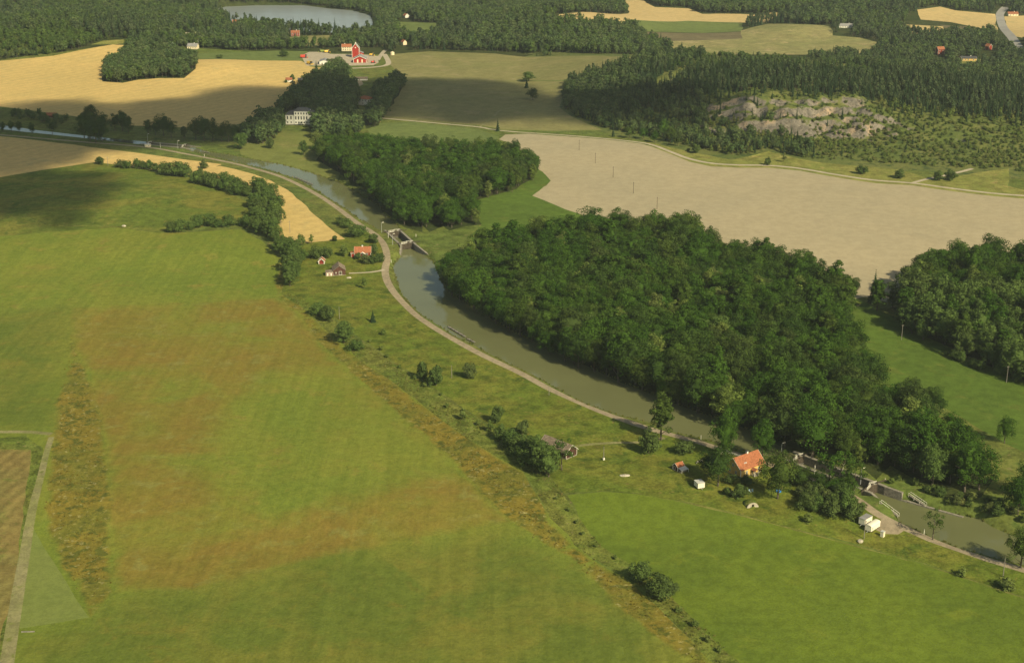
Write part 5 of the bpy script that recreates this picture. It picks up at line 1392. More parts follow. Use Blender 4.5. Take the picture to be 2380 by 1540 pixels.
sx_, sy_ = centre(1575.5, 1096, rot, -1.7, -1.5)
sh = house('red_shed', 'small dark red shed with orange roof and pale lean-to', 'shed', sx_, sy_, R(35), 3.4, 3.0, 1.9, 1.3, 'brown_red', 'tile', wins=(), doors=[('L', -.5, .15, .75, 1.6, 'dark')], over=.25, base=.1)
ln = MB().add([(-1.8, -1.75, 1.75), (2.0, -1.75, 1.75), (2.0, -4.2, 1.25), (-1.8, -4.2, 1.25), (-1.8, -1.75, 1.83), (2.0, -1.75, 1.83), (2.0, -4.2, 1.33), (-1.8, -4.2, 1.33)], [(0, 1, 2, 3), (7, 6, 5, 4), (0, 4, 5, 1), (1, 5, 6, 2), (2, 6, 7, 3), (3, 7, 4, 0)])
ln.put('lean_to_roof', 'roof_pale', sh)
for px in (-1.7, 1.9): MB().box(px - .05, px + .05, -4.15, -4.05, -.4, 1.25).put('lean_to_post', 'white', sh)
MB().box(-1.6, 1.8, -3.2, -1.9, -.3, .7).put('woodpile', 'timber_grey', sh)

def wagon(name, label, u, v, rot, L, W_, H, lx, ly, wins=(), roofm='roof_pale', arch=0, wheels=True, body='white_metal', bar=True):
    x, y = centre(u, v, rot, lx, ly)
    o = empty(name, x, y, gz(x, y), rot); tag(o, label, 'wagon')
    z0 = .55
    n = 7
    prof = [(-W_ / 2, z0), (W_ / 2, z0), (W_ / 2, z0 + H)] + ([(W_ / 2 * math.cos(math.pi * i / n), z0 + H + arch * math.sin(math.pi * i / n)) for i in range(1, n)] if arch else []) + [(-W_ / 2, z0 + H)]
    MB().prism(prof, -L / 2, L / 2).put('body', body, o)
    top = [(W_ / 2 + .06, z0 + H)] + [((W_ / 2 + .06) * math.cos(math.pi * i / n), z0 + H + (arch + .06) * math.sin(math.pi * i / n) + .02) for i in range(1, n)] + [(-W_ / 2 - .06, z0 + H)]
    if arch: MB().prism(top + [(-W_ / 2 - .06, z0 + H + .05)] + [(q[0], q[1] + .05) for q in top[-2:0:-1]] + [(W_ / 2 + .06, z0 + H + .05)], -L / 2 - .06, L / 2 + .06).put('roof', roofm, o)
    else: MB().box(-L / 2 - .08, L / 2 + .08, -W_ / 2 - .08, W_ / 2 + .08, z0 + H + .003, z0 + H + .09).put('roof', roofm, o)
    MB().box(-L / 2 + .1, L / 2 - .1, -W_ / 2 + .15, W_ / 2 - .15, .38, z0 - .003).put('chassis', 'timber', o)
    if wheels:
        for wx in ((-L * .3, L * .3) if L > 4.5 else (0,)):
            for wy in (-1, 1): MB().cyl((wx, wy * (W_ / 2 - .22), .34), (wx, wy * (W_ / 2 + .0), .34), .34, 12).put('wheel', 'rubber', o)
    if bar: MB().bar((-L / 2 + .1, 0, .45), (-L / 2 - 1.2, 0, .35), .1).put('drawbar', 'steel', o)
    for w in wins: opening(o, w[0], L, W_, *w[1:])
    return o
wagon('white_wagon', 'square white site wagon on the grass below the red shed', 1622, 1138, R(109), 3.7, 3.0, 2.1, -1.85, 1.5, wheels=True, roofm='roof_pale')
wagon('site_wagon', 'cream site wagon with flat grey roof behind the other', 2009, 1225, R(44), 5.2, 2.7, 2.3, -2.6, -1.35, wins=[('F', -1.6, 1.5, .7, .7)], roofm='roof_grey')
wagon('site_wagon', 'white site wagon with rounded roof beside the towpath', 2024, 1240, R(46), 6.6, 2.5, 1.9, -3.3, -1.25, wins=[('F', -2.2, 1.3, .7, .6)], roofm='white_metal', arch=.4)
bx, by = G(2051, 1246)
b = empty('toilet_booth', bx, by, gz(bx, by), R(46)); tag(b, 'narrow white booth at the corner of the rounded wagon', 'booth')
MB().box(-.65, .65, -.65, .65, -.2, 2.15).put('body', 'white_metal', b); MB().box(-.72, .72, -.72, .72, 2.153, 2.26).put('roof', 'roof_pale', b); MB().box(-.35, .35, -.70, -.653, .15, 1.95).put('door', 'cream', b)

# root cellar
cx_, cy_ = G(1749, 1178)
cl = empty('root_cellar', cx_, cy_, gz(cx_, cy_), R(12)); tag(cl, 'stone faced root cellar with dark door in a grass mound', 'cellar')
prof = [(-2.4, -.6)] + [(2.4 * math.cos(math.pi - math.pi * i / 10), 1.9 * math.sin(math.pi * i / 10)) for i in range(11)] + [(2.4, -.6)]
f = MB(); n = len(prof); f.add([(a, -.35, z) for a, z in prof] + [(a, .05, z) for a, z in prof], [list(range(n)), list(range(n, 2 * n))[::-1]] + [(i, n + i, n + (i + 1) % n, (i + 1) % n) for i in range(n)]); f.put('stone_front', 'rock', cl)
MB().box(-.42, .42, -.42, -.36, -.2, 1.35).put('door', 'dark', cl)
V, F = blob((0, 2.6, -.2), (2.9, 3.2, 2.0), 9, 3, .04)
MB().add(V, F).put('mound', 'bank', cl, smooth=True)
# garden things
px, py = G(1809.5, 1142)
po = empty('paddling_pool', px, py, gz(px, py)); tag(po, 'bright blue paddling pool on the shaded lawn', 'pool')
MB().cyl((0, 0, -.1), (0, 0, .42), 1.05, 20).put('rim', 'blue', po); MB().cyl((0, 0, .423), (0, 0, .44), .92, 20).put('water', 'blue', po)
for i, (u, v) in enumerate(((1742.5, 1143), (1748.5, 1142))):
    x, y = G(u, v); c = empty('deck_chair', x, y, gz(x, y), R(15 - 20 * i)); tag(c, ['pale blue deck chair nearer the round bush', 'pale blue deck chair nearer the paddling pool'][i], 'chair')
    MB().bar((-.3, -.5, 0), (-.3, .55, .95), .05).bar((.3, -.5, 0), (.3, .55, .95), .05).bar((-.3, .5, 0), (-.3, -.4, .5), .05).bar((.3, .5, 0), (.3, -.4, .5), .05).put('frame', 'white', c)
    MB().add([(-.27, -.4, .25), (.27, -.4, .25), (.27, .55, 1.0), (-.27, .55, 1.0), (-.27, -.36, .21), (.27, -.36, .21), (.27, .59, .96), (-.27, .59, .96)], [(0, 1, 2, 3), (7, 6, 5, 4), (0, 4, 5, 1), (1, 5, 6, 2), (2, 6, 7, 3), (3, 7, 4, 0)]).put('seat', 'pale_blue', c)
x, y = G(1697, 1145); tb = empty('garden_table', x, y, gz(x, y), R(20)); tag(tb, 'grey wooden garden table in the shade of the garden', 'table')
MB().box(-1.1, 1.1, -.45, .45, .70, .76).put('tabletop', 'timber_grey', tb)
for a in (-.95, .95):
    for c in (-.35, .35): MB().box(a - .05, a + .05, c - .05, c + .05, -.2, .70).put('leg', 'timber_grey', tb)

def fence(label, pts, h=1.0, mat='white'):
    c = GL(pts)
    x0, y0 = c[0]
    o = empty('board_fence', x0, y0, gz(x0, y0)); tag(o, label, 'fence', 'white fences of the lock keeper garden')
    for i in range(len(c) - 1):
        (ax, ay), (bx, by) = c[i], c[i + 1]
        L = math.hypot(bx - ax, by - ay); n = max(1, round(L / 2.0))
        for j in range(n + 1):
            t = j / n; x, y = ax + (bx - ax) * t - x0, ay + (by - ay) * t - y0; zl = gz(x + x0, y + y0) - o.location.z
            MB().box(x - .06, x + .06, y - .06, y + .06, zl - .4, zl + h).put('post', mat, o)
        for zz_ in (.28, .62, .94):
            MB().bar((ax - x0, ay - y0, gz(ax, ay) - o.location.z + zz_ * h), (bx - x0, by - y0, gz(bx, by) - o.location.z + zz_ * h), .05, .24).put('board', mat, o)
fence('white board fence corner left of the bare trunked tree', [(1664, 1060), (1681, 1052.5)])
fence('white board fence between towpath and yellow house', [(1684, 1050.5), (1722, 1062.5)])
fence('short white fence section left of the garden trees', [(1618.7, 1077), (1634, 1072)])
fence('white fence along the towpath beside the lock chamber', [(1828, 1098), (1852, 1107)])
fence('white fence under the old trees near the lock', [(1873, 1117), (1906, 1128)])
x, y = G(1999, 1259); V, F = blob((0, 0, .35), (1.15, .85, .8), 4, 2, .12); tag(MB().add(V, F).put('boulder', 'rock', None, (x, y, gz(x, y))), 'pale boulder in the grass below the white wagons', 'boulder')
x, y = G(1452, 1105); V, F = blob((0, 0, .0), (2.4, 1.0, .5), 6, 2, .15); tag(MB().add(V, F).put('rock_slab', 'rock', None, (x, y, gz(x, y))), 'flat rock slab in the meadow right of the canal barn', 'rock')
x, y = G(811, 646); V, F = blob((0, 0, .1), (1.6, 1.0, .6), 7, 2, .15); tag(MB().add(V, F).put('boulder', 'rock', None, (x, y, gz(x, y))), 'grey boulder at the corner of the brown barn', 'boulder')
x, y = G(65, 1468); tag(MB().bar((-2.2, -.1, .15), (2.2, .1, .15), .35, .3).put('log', 'timber_grey', None, (x, y, gz(x, y))), 'fallen log at the tip of the mown triangle', 'log')
x, y = G(288, 526); V, F = blob((0, 0, .2), (1.6, 1.0, .7), 8, 2, .15); tag(MB().add(V, F).put('boulder', 'rock', None, (x, y, gz(x, y))), 'pale boulder at the field ditch left of the hedge spur', 'boulder')

# --- brown canal barn
rot = R(-45)
x, y = centre(1316, 1068, rot, 7.5, -3.2)
house('canal_barn', 'old brown-red barn with long tiled roof beside the meadow track', 'barn', x, y, rot, 15, 6.6, 3.2, 2.6, 'brown_red', 'tile_grey', 'white', wins=[('R', 0.2, 1.3, .8, .8)], doors=[('F', -2, .4, 2.2, 2.3, 'timber')], over=.5, base=.5, trimw=.12)
# --- red cottage group
rot = R(3)
x, y = centre(824.7, 598, rot, -4.9, -3.2)
rc = house('red_cottage', 'red wooden cottage with orange roof beside the towpath bend', 'house', x, y, rot, 9.8, 6.4, 3.0, 2.8, 'red', 'tile', wins=[('F', -2.7, 1.2, 1.3, 1.2), ('F', 2.5, 1.2, 1.3, 1.2), ('R', 0, 1.2, 1.0, 1.2), ('L', .8, 1.2, .9, 1.2)], chimney=(-.2, .2))
q = MB().prism([(-1.6, 2.3), (0, 3.25), (1.6, 2.3), (1.6, 2.46), (0, 3.42), (-1.6, 2.46)], 0, 1.7); q.v = [(v[1], -3.3 - v[0], v[2]) for v in q.v]; q.put('porch_roof', 'white', rc)
for a in (-1.35, 1.35): MB().box(a - .09, a + .09, -4.95, -4.77, -.3, 2.35).put('porch_post', 'white', rc)
MB().box(-.5, .5, -3.30, -3.22, .36, 2.2).put('door', 'white', rc)
MB().box(-7.2, -5.0, -2.9, .4, -.6, 2.5).put('annex', 'red', rc)
MB().add([(-7.5, -3.2, 2.55), (-5.0, -3.2, 2.85), (-5.0, .6, 2.85), (-7.5, .6, 2.55), (-7.5, -3.2, 2.70), (-5.0, -3.2, 3.0), (-5.0, .6, 3.0), (-7.5, .6, 2.70)], [(3, 2, 1, 0), (4, 5, 6, 7), (0, 1, 5, 4), (1, 2, 6, 5), (2, 3, 7, 6), (3, 0, 4, 7)]).put('annex_roof', 'tile_old', rc)
MB().box(-7.5, -5.0, -3.28, -3.2, 2.40, 2.62).put('annex_fascia', 'white', rc)
for a in (-7.1, -5.15): MB().box(a - .09, a + .09, -2.98, -2.88, -.3, 2.45).put('annex_board', 'white', rc)
rot = R(-80)
x, y = centre(774.5, 641, rot, 4.7, -3.7)
bb = house('brown_barn', 'dark brown barn with mossy tiled roof at the path end', 'barn', x, y, rot, 9.4, 7.4, 3.0, 2.7, 'brown_red', 'tile_grey', None, wins=[('R', -2.0, 1.4, .7, .6)], doors=[('R', .6, .4, 1.5, 2.0, 'timber')], over=.3)
MB().box(.4, 4.6, -7.9, -3.75, -.8, 2.1).put('lean_to', 'red', bb)
MB().add([(.1, -8.2, 2.15), (4.9, -8.2, 2.15), (4.9, -3.72, 2.6), (.1, -3.72, 2.6), (.1, -8.2, 2.28), (4.9, -8.2, 2.28), (4.9, -3.72, 2.73), (.1, -3.72, 2.73)], [(3, 2, 1, 0), (4, 5, 6, 7), (0, 1, 5, 4), (1, 2, 6, 5), (2, 3, 7, 6), (3, 0, 4, 7)]).put('lean_to_roof', 'tile_grey', bb)
for a in (-7.85, -5.9, -3.85): MB().box(4.6, 4.72, a - .1, a + .1, -.8, 2.15).put('post', 'white', bb)
MB().box(4.6, 4.70, -7.9, -3.8, 1.95, 2.18).put('fascia', 'white', bb)
for a in (-6.9, -4.9): MB().box(4.6, 4.68, a - .45, a + .45, 0, 1.7).put('door', 'white', bb)
x, y = G(748, 612)
house('small_red_shed', 'tiny red shed with white trimmed gable behind the barn', 'shed', x, y, R(-88), 3.4, 3.2, 2.1, 1.5, 'red', 'tile_old', wins=[], over=.5, base=.2, trimw=.3)

# --- manor
rot = R(-3)
mx, my = centre(664, 290.5, rot, -14.5, -5.6)
mz = gz(mx, my) + .1
mo = empty('manor_house', mx, my, mz, rot); tag(mo, 'large white manor house with three rows of windows', 'house')
MB().box(-14.5, 14.5, -5.6, 6.0, -1.5, .6).put('foundation', 'stone', mo)
MB().box(-14.4, 14.4, -5.5, 5.9, .6, 9.0).put('wall', 'white_wall', mo)
MB().box(-6.4, 6.4, -6.3, 6.0, .6, 12.4).put('central_block', 'white_wall', mo)
MB().add([(-14.8, -5.9, 9.0), (14.8, -5.9, 9.0), (14.8, 6.3, 9.0), (-14.8, 6.3, 9.0), (-10, 0, 12.2), (10, 0, 12.2)], [(3, 2, 1, 0), (0, 1, 5, 4), (1, 2, 5), (2, 3, 4, 5), (3, 0, 4)]).put('roof', 'roof_dark', mo)
MB().add([(-6.8, -6.7, 12.4), (6.8, -6.7, 12.4), (6.8, 6.4, 12.4), (-6.8, 6.4, 12.4), (-3, 0, 15.0), (3, 0, 15.0)], [(3, 2, 1, 0), (0, 1, 5, 4), (1, 2, 5), (2, 3, 4, 5), (3, 0, 4)]).put('central_roof', 'roof_dark', mo)
def mwin(x, yf, z, w, h):
    f = MB().box(x - w / 2 - .16, x + w / 2 + .16, yf - .05, yf + .02, z - .16, z + h + .16).put('window', 'white', mo)
    MB().box(x - w / 2, x + w / 2, yf - .08, yf - .053, z, z + h).put('pane', 'glass', f)
for i in range(5):
    x = -4.9 + i * 2.45
    for z, h in ((1.6, 1.4), (4.9, 2.9), (9.5, 1.7)): mwin(x, -6.3, z, 1.15, h)
for x in (-12.6, -9.4, 9.4, 12.6):
    for z, h in ((1.6, 1.4), (4.9, 2.9)): mwin(x, -5.5, z, 1.15, h)
MB().box(-6.6, 6.6, -6.42, -6.3, 8.75, 9.0).put('cornice', 'white', mo)
x, y = G(851, 244)
house('white_villa', 'white villa with brown hipped roof among the manor trees', 'house', x, y, R(-38), 12, 9, 6.2, 2.6, 'white_wall', 'tile_old', None, wins=[('R', -2, 1.4, 1.1, 1.4), ('R', 2, 1.4, 1.1, 1.4), ('R', -2, 4.2, 1.1, 1.3), ('R', 2, 4.2, 1.1, 1.3), ('F', -3.5, 4.2, 1.1, 1.3), ('F', 0, 4.2, 1.1, 1.3), ('F', 3.5, 4.2, 1.1, 1.3), ('F', 0, 1.4, 1.1, 1.4)], hip=3.5)
x, y = G(724, 241)
house('white_wing', 'white building half hidden by dark trees behind the manor', 'house', x, y, R(15), 9, 8, 7.5, 3, 'white_wall', 'roof_grey', None, wins=[('F', -2, 1.4, 1.1, 1.5), ('F', 2, 1.4, 1.1, 1.5), ('F', -2, 4.6, 1.1, 1.5), ('F', 2, 4.6, 1.1, 1.5)])
x, y = G(840, 187)
house('low_outbuilding', 'low pale roofed outbuilding behind the manor trees', 'barn', x, y, R(3), 13, 6, 2.0, 1.5, 'white_wall', 'tile_grey', None)

# --- farm
x, y = centre(821.6, 146.5, 0, -7.2, -8)
bn = house('red_barn', 'bright red barn with two tall pale doors in its gable', 'barn', x, y, R(-89), 16, 14.4, 4.2, 3.4, 'red_bright', 'roof_grey', 'white', doors=[('R', -2.5, .3, 1.3, 3.4, 'cream'), ('R', 2.5, .3, 1.3, 3.4, 'cream')], over=.5, trimw=.3, base=.25)
x, y = centre(818.3, 134, 0, -4.2, -4)
tw = house('grain_tower', 'tall red drying tower with white trimmed steep gable', 'tower', x, y, R(-89), 8, 8.2, 10.6, 5.2, 'red_bright', 'roof_grey', 'white', over=.3, trimw=.3)
MB().box(-.6, .6, -.6, .6, 15.4, 17.0).put('lantern', 'white', tw)
MB().cyl((4.02, 0, 11.3), (4.10, 0, 11.3), .7, 16).put('round_window', 'white', tw)
MB().prism([(4.12, -.5), (8.6, -.5), (8.6, 5.0), (4.12, 6.6)], -3.5, 3.6).put('annex', 'red_bright', tw)
MB().prism([(4.12, 6.62), (8.9, 4.95), (8.9, 5.15), (4.12, 6.82)], -3.8, 3.9).put('annex_roof', 'roof_grey', tw)
x, y = centre(794.5, 119.6, 0, -5.6, -4)
house('farmhouse', 'cream farmhouse with red tiled roof behind the red tower', 'house', x, y, R(2), 11.4, 8, 5.2, 2.8, 'cream', 'tile', 'white', wins=[('F', a, z, 1.0, 1.2) for a in (-4, -1.4, 1.4, 4) for z in (1.2, 3.4)], chimney=(-2.2, .3))
x, y = centre(742, 150, 0, -5.4, -8)
house('machine_shed', 'long low shed with grey roof and white gable in the farmyard', 'barn', x, y, R(-87), 16, 11, 3.2, 1.6, 'white_wall', 'roof_grey', None, doors=[('R', -2.5, .2, 1.2, 1.6), ('R', 2.5, .2, 1.2, 1.6)], over=.4)
x, y = G(672, 191)
house('white_cottage', 'small white cottage with red roof at the wheat edge', 'house', x, y, R(2), 6.4, 5.2, 2.7, 1.9, 'white_wall', 'tile_old', None, wins=[('F', 0, 1.1, .9, 1.0)])
x, y = G(698, 190)
house('dark_shed', 'dark shed beside the small white cottage', 'shed', x, y, R(4), 4.5, 4, 2.2, 1.6, 'brown_red', 'roof_dark', None)
for u, v, s, nm in ((680, 189, 1.0, 'tree behind the small white cottage'), (706, 188, .9, 'bush right of the dark shed'), (665, 193, .5, 'bush left of the small white cottage')):
    plant('bush', *G(u, v), 'cottage_bush', nm + ' below the farm', 'bush', None, s * 1.3, s)
plant('spruce', *G(736, 178), 'spruce_tree', 'dark spruce at the right end of the wheat field', 'tree', None, 1.1, 1.7)

def machine(name, label, u, v, rot, mat, L=5, W_=2.4, H=2.2):
    x, y = G(u, v); o = empty(name, x, y, gz(x, y), rot); tag(o, label, 'machine', 'farm machines in the yard')
    MB().prism([(-W_ / 2, .9), (W_ / 2, .9), (W_ / 2, .9 + H * .7), (W_ / 2 - .3, .9 + H), (-W_ / 2 + .3, .9 + H), (-W_ / 2, .9 + H * .7)], -L / 2, L * .22).put('body', mat, o)
    MB().prism([(-W_ / 2 + .2, 1.2), (W_ / 2 - .2, 1.2), (W_ / 2 - .35, 1.3 + H), (-W_ / 2 + .35, 1.3 + H)], L * .22 + .02, L * .45).put('cab', 'glass', o)
    MB().box(L * .2, L * .48, -W_ / 2 + .25, W_ / 2 - .25, 1.31 + H, 1.42 + H).put('cab_roof', mat, o)
    MB().box(L * .5, L * .5 + .9, -W_ * .8, W_ * .8, .25, 1.0).put('header', mat, o)
    for wx, r in ((L * .3, .85), (-L * .35, .55)):
        for wy in (-1, 1): MB().cyl((wx, wy * (W_ / 2 - .25), r), (wx, wy * (W_ / 2 + .2), r), r, 14).put('wheel', 'rubber', o)
    return o
machine('combine_harvester', 'red combine harvester at the left end of the yard', 706, 135, R(10), 'machine_red', 7.5, 3, 2.8)
machine('combine_harvester', 'yellow combine harvester at the lower left of the yard', 720, 150, R(-40), 'machine_yellow', 7, 3, 2.6)
machine('tractor', 'yellow green machine behind the grey roofed shed', 748, 122, R(160), 'machine_green', 6, 2.4, 2.0)
machine('tractor', 'orange yellow machine parked behind the shed', 760, 123, R(20), 'machine_yellow', 6, 2.4, 2.2)
machine('tractor', 'yellow machine right of the red tower', 864, 130, R(0), 'machine_yellow', 5, 2.2, 1.6)
machine('tractor', 'small dark red machine at the right of the yard', 867, 147, R(30), 'machine_red', 4, 2, 1.6)
x, y = G(912, 128)
tk = empty('round_tank', x, y, gz(x, y)); tag(tk, 'pale round tank at the corner of the olive pasture', 'tank')
MB().cyl((0, 0, -.3), (0, 0, 3.0), 2.4, 18).put('shell', 'cream', tk); MB().cyl((0, 0, 3.003), (0, 0, 4.0), 2.45, 18, .3).put('lid', 'cream', tk)

# --- far houses
FAR = [
 ('yellow_cottage', 'far yellow cottage with steep gable left of the flagpole', 403, 113.5, R(-70), 10, 8, 3.4, 3.4, 'yellow', 'roof_grey', [('R', 0, 3.6, 1, 1), ('R', -2, 1.2, 1, 1.2), ('R', 2, 1.2, 1, 1.2)]),
 ('white_house', 'far white house with dark roof beside the flagpole', 449, 113.5, R(-8), 12, 8, 3.6, 3.0, 'cream', 'roof_grey', [('F', a, 1.2, 1, 1.2) for a in (-4, -1.4, 1.4, 4)]),
 ('red_hut', 'far red roofed hut near the left end of the lake', 549, 54, R(5), 9, 6, 2.4, 2.2, 'red', 'tile', [('F', 0, 1, 1, 1)]),
 ('red_farm_cottage', 'far red cottage on the slope above the farm', 687, 84, R(4), 10.5, 7, 4.6, 2.4, 'red', 'tile_old', [('F', a, z, 1, 1.1) for a in (-3, 0, 3) for z in (1.1, 3.0)]),
 ('white_cabin', 'tiny far white cabin above the forest meadow', 944, 42, R(-60), 7, 6, 3.4, 2.6, 'white_wall', 'tile_old', []),
 ('ochre_gable', 'small ochre cabin in the forest edge right of the farm', 939, 105, R(-60), 6, 5, 4.0, 2.4, 'cream', 'tile_old', []),
 ('white_gable_house', 'far white gable beside the dark spruce at the pasture', 1587, 124, R(-40), 9, 7, 3.0, 2.8, 'cream', 'roof_grey', [('R', 0, 1.2, 1, 1.2)]),
 ('long_farmhouse', 'long pale farmhouse beyond the knolly pasture', 1967, 65, R(-3), 21, 8, 3.2, 2.6, 'white_wall', 'roof_grey', [('F', a, 1.1, 1, 1.2) for a in (-8, -5, -2, 1, 4, 7)]),
 ('red_timber_house', 'red two storey house in the far right woods', 2184, 127, R(10), 8, 7, 6.6, 2.6, 'red', 'tile', [('F', a, z, 1, 1.2) for a in (-2, 2) for z in (1.4, 4.2)]),
 ('yellow_bungalow', 'long yellow bungalow with dark roof in the right clearing', 2250, 141, R(-2), 17, 8, 3.0, 2.0, 'yellow', 'roof_dark', [('F', a, 1.1, 1.1, 1.2) for a in (-7, -4, -1, 5)]),
 ('red_gable', 'tiny red gable in the trees right of the bungalow', 2297, 116, R(-60), 6, 5, 4.5, 2.6, 'red', 'tile', []),
 ('roadside_house', 'pale house beside the far highway', 2353, 37, R(0), 14, 8, 3.4, 2.4, 'cream', 'tile_old', [('F', a, 1.2, 1.1, 1.2) for a in (-4, 0, 4)]),
]
for nm, lab, u, v, rot, L, W_, hw, hr, wl, rf, wi in FAR:
    x, y = G(u, v)
    house(nm, lab, 'house', x, y, rot, L, W_, hw, hr, wl, rf, 'white' if wl != 'cream' else None, wins=wi, chimney=(L * .15, .2) if L > 9 else None)
x, y = G(461.5, 112); fp = empty('flagpole', x, y, gz(x, y)); tag(fp, 'tall white flagpole beside the far white house', 'flagpole')
MB().cyl((0, 0, -.5), (0, 0, 10.5), .12, 8, .05).put('pole', 'white', fp); MB().cyl((0, 0, 10.5), (0, 0, 10.75), .14, 8).put('finial', 'machine_yellow', fp)
x, y = G(120, 273); house('brown_hut', 'low brown hut on the far canal bank', 'hut', x, y, R(-5), 9, 6, 2.2, 2.0, 'brown_red', 'tile_old', None)
x, y = G(344, 342); house('lock_hut', 'small cream lock hut beside the far lock', 'hut', x, y, R(-4), 4.6, 2.6, 2.2, .5, 'cream', 'roof_pale', None, wins=[('F', -1.3, 1.1, .6, .8), ('F', 1.2, 1.1, .8, .8)], over=.15)

# --- locks
def lock(k, label, low, up, wing_r, wing_l, depth=2.0):
    o = empty('canal_lock', k['o'][0], k['o'][1], k['z'], k['rot']); tag(o, label, 'lock')
    L, zt = k['L'], k['z']
    zb = low - depth - zt
    for s in (-1, 1):
        y0, y1 = (HW, HW + 1.4) if s > 0 else (-HW - 1.4, -HW)
        MB().box(-5, L + 4, y0, y1, zb, -.32).put('chamber_wall', 'stone_dark', o)
        n = int((L + 9) / 2.2)
        st = None
        for i in range(n):
            a = -5 + (L + 9) * i / n; b = -5 + (L + 9) * (i + 1) / n - .05
            if st is None:
                st = MB().box(0, b - a, y0 - .06 if s > 0 else y0, y1 if s > 0 else y1 + .06, -.317, .02).put('coping_stone', 'coping', o, (a, 0, 0))
            else:
                c = st.copy(); COL.objects.link(c); c.location = (a, 0, RNG.uniform(-.015, .015)); c.parent = o
    MB().box(-.8, 1.2, -HW, HW, zb, up - zt - 2.2).put('sill_wall', 'stone_dark', o)
    for s, wing in ((1, wing_r), (-1, wing_l)):
        p = [(L + 4, s * (HW + .7), -.1)] + wing
        for i in range(len(p) - 1):
            (ax, ay, z0), (bx, by, z1) = p[i], p[i + 1]
            MB().add([(ax, ay - .6, zb), (bx, by - .6, zb), (bx, by + .6, zb), (ax, ay + .6, zb), (ax, ay - .6, z0), (bx, by - .6, z1), (bx, by + .6, z1), (ax, ay + .6, z0)],
                     [(3, 2, 1, 0), (4, 5, 6, 7), (0, 1, 5, 4), (1, 2, 6, 5), (2, 3, 7, 6), (3, 0, 4, 7)]).put('wing_wall', 'stone', o)
    w = MB().add([(*lw(k, .3, -HW), low), (*lw(k, L + .2, -HW), low), (*lw(k, L + .2, HW), low), (*lw(k, .3, HW), low)], [(0, 1, 2, 3)]).put('canal_water', 'water')
    w['kind'] = 'structure'; w['label'] = 'still water in the ' + label.split(' with')[0]
    return o

def gate_leaf(k, xg, side, zlow, label, group):
    """one mitre gate leaf hinged at the side wall; white rails on its walkway"""
    px, py = lw(k, xg, side * HW)
    tip = lw(k, xg - 1.0, 0.06 * side)
    rot = math.atan2(tip[1] - py, tip[0] - px); Lg = math.hypot(tip[0] - px, tip[1] - py)
    o = empty('lock_gate', px, py, k['z'], rot); tag(o, label, 'lock gate', group)
    zb = zlow - k['z']
    for i in range(6):
        a, b = Lg * i / 6, Lg * (i + 1) / 6 - .03
        MB().box(a, b, -.12, .12, zb, -.05).put('plank', 'timber', o)
    for z in (zb + .6, zb * .5, -.3): MB().box(0, Lg, -.22, -.123, z, z + .25).put('rib', 'timber', o)
    MB().box(-.2, .15, -.25, .25, zb - .3, .95).put('heel_post', 'timber', o)
    MB().box(-.1, Lg, -.55, .2, -.047, .06).put('walkway', 'timber_grey', o)
    MB().box(-.1, Lg, -.60, -.553, -.12, .10).put('edge_board', 'white', o)
    for i in range(4): MB().box(.15 + (Lg - .25) * i / 3 - .05, .15 + (Lg - .25) * i / 3 + .05, -.52, -.42, .063, 1.1).put('rail_post', 'white', o)
    for z in (.52, 1.0): MB().box(-.1, Lg + .02, -.55, -.522, z, z + .15).put('rail', 'white', o)
    MB().bar((-4.6, 0, .75), (.6, 0, .62), .36, .34).put('balance_beam', 'timber', o)
    MB().box(Lg * .55, Lg * .75, -.1, .25, .063, .8).put('winch', 'timber', o)
    return o
lock(LK1, 'granite canal lock with white railed gates beside the red cottage', LV_MID, LV_UP, [(LK1['L'] + 13, 6.0, -1.0), (LK1['L'] + 24, 9.5, -3.6)], [(LK1['L'] + 8, -6.4, -1.2), (LK1['L'] + 13, -8.0, -3.2)])
lock(LK2, 'granite canal lock with white railed gates beside the yellow house', LV_LOW, LV_MID, [(LK2['L'] + 11.5, 5.4, -.3), (LK2['L'] + 11.8, 5.5, -3.3), (LK2['L'] + 36, 10.5, -3.6)], [(LK2['L'] + 7, -5.6, -.8), (LK2['L'] + 12, -6.6, -3.2)])
lock(LK0, 'far canal lock beside the cream lock hut', LV_UP, LV_FAR, [(LK0['L'] + 14, 6, -.8), (LK0['L'] + 26, 7.5, -1.2)], [(LK0['L'] + 14, -6, -1.0)])
for k, nm, lo, up in ((LK1, 'lock by the red cottage', LV_MID, LV_UP), (LK2, 'lock by the yellow house', LV_LOW, LV_MID), (LK0, 'far lock', LV_UP, LV_FAR)):
    for xg, w in ((.8, 'upper'), (k['L'] + .4, 'lower')):
        for s, sd in ((-1, 'towpath side'), (1, 'far bank side')):
            gate_leaf(k, xg, s, (lo - 1.2) if w == 'lower' else up - 2.2, '%s gate leaf of the %s, %s' % (w, nm, sd), 'canal lock gates')

# --- steps with white rails at the lower lock, jetties
def stairs(label, p0, p1, z0, z1):
    (ax, ay), (bx, by) = p0, p1
    o = empty('bank_stairs', ax, ay, 0, math.atan2(by - ay, bx - ax)); tag(o, label, 'stairs')
    L = math.hypot(bx - ax, by - ay); n = 9
    for i in range(n):
        z = z0 + (z1 - z0) * (i + .5) / n
        MB().box(L * i / n, L * (i + 1) / n - .03, -.6, .6, z - .35, z).put('step', 'timber_grey', o)
    for s in (-1, 1):
        for i in range(4):
            t = i / 3; z = z0 + (z1 - z0) * t
            MB().box(L * t - .05, L * t + .05, s * .68 - .05, s * .68 + .05, z - .8, z + 1.0).put('rail_post', 'white', o)
        MB().bar((0, s * .68, z0 + 1.02), (L, s * .68, z1 + 1.02), .12).put('handrail', 'white', o)
    return o
a = lw(LK2, LK2['L'] + 11, -HW - 5.2); b_ = lw(LK2, LK2['L'] + 19, -HW - 4.2)
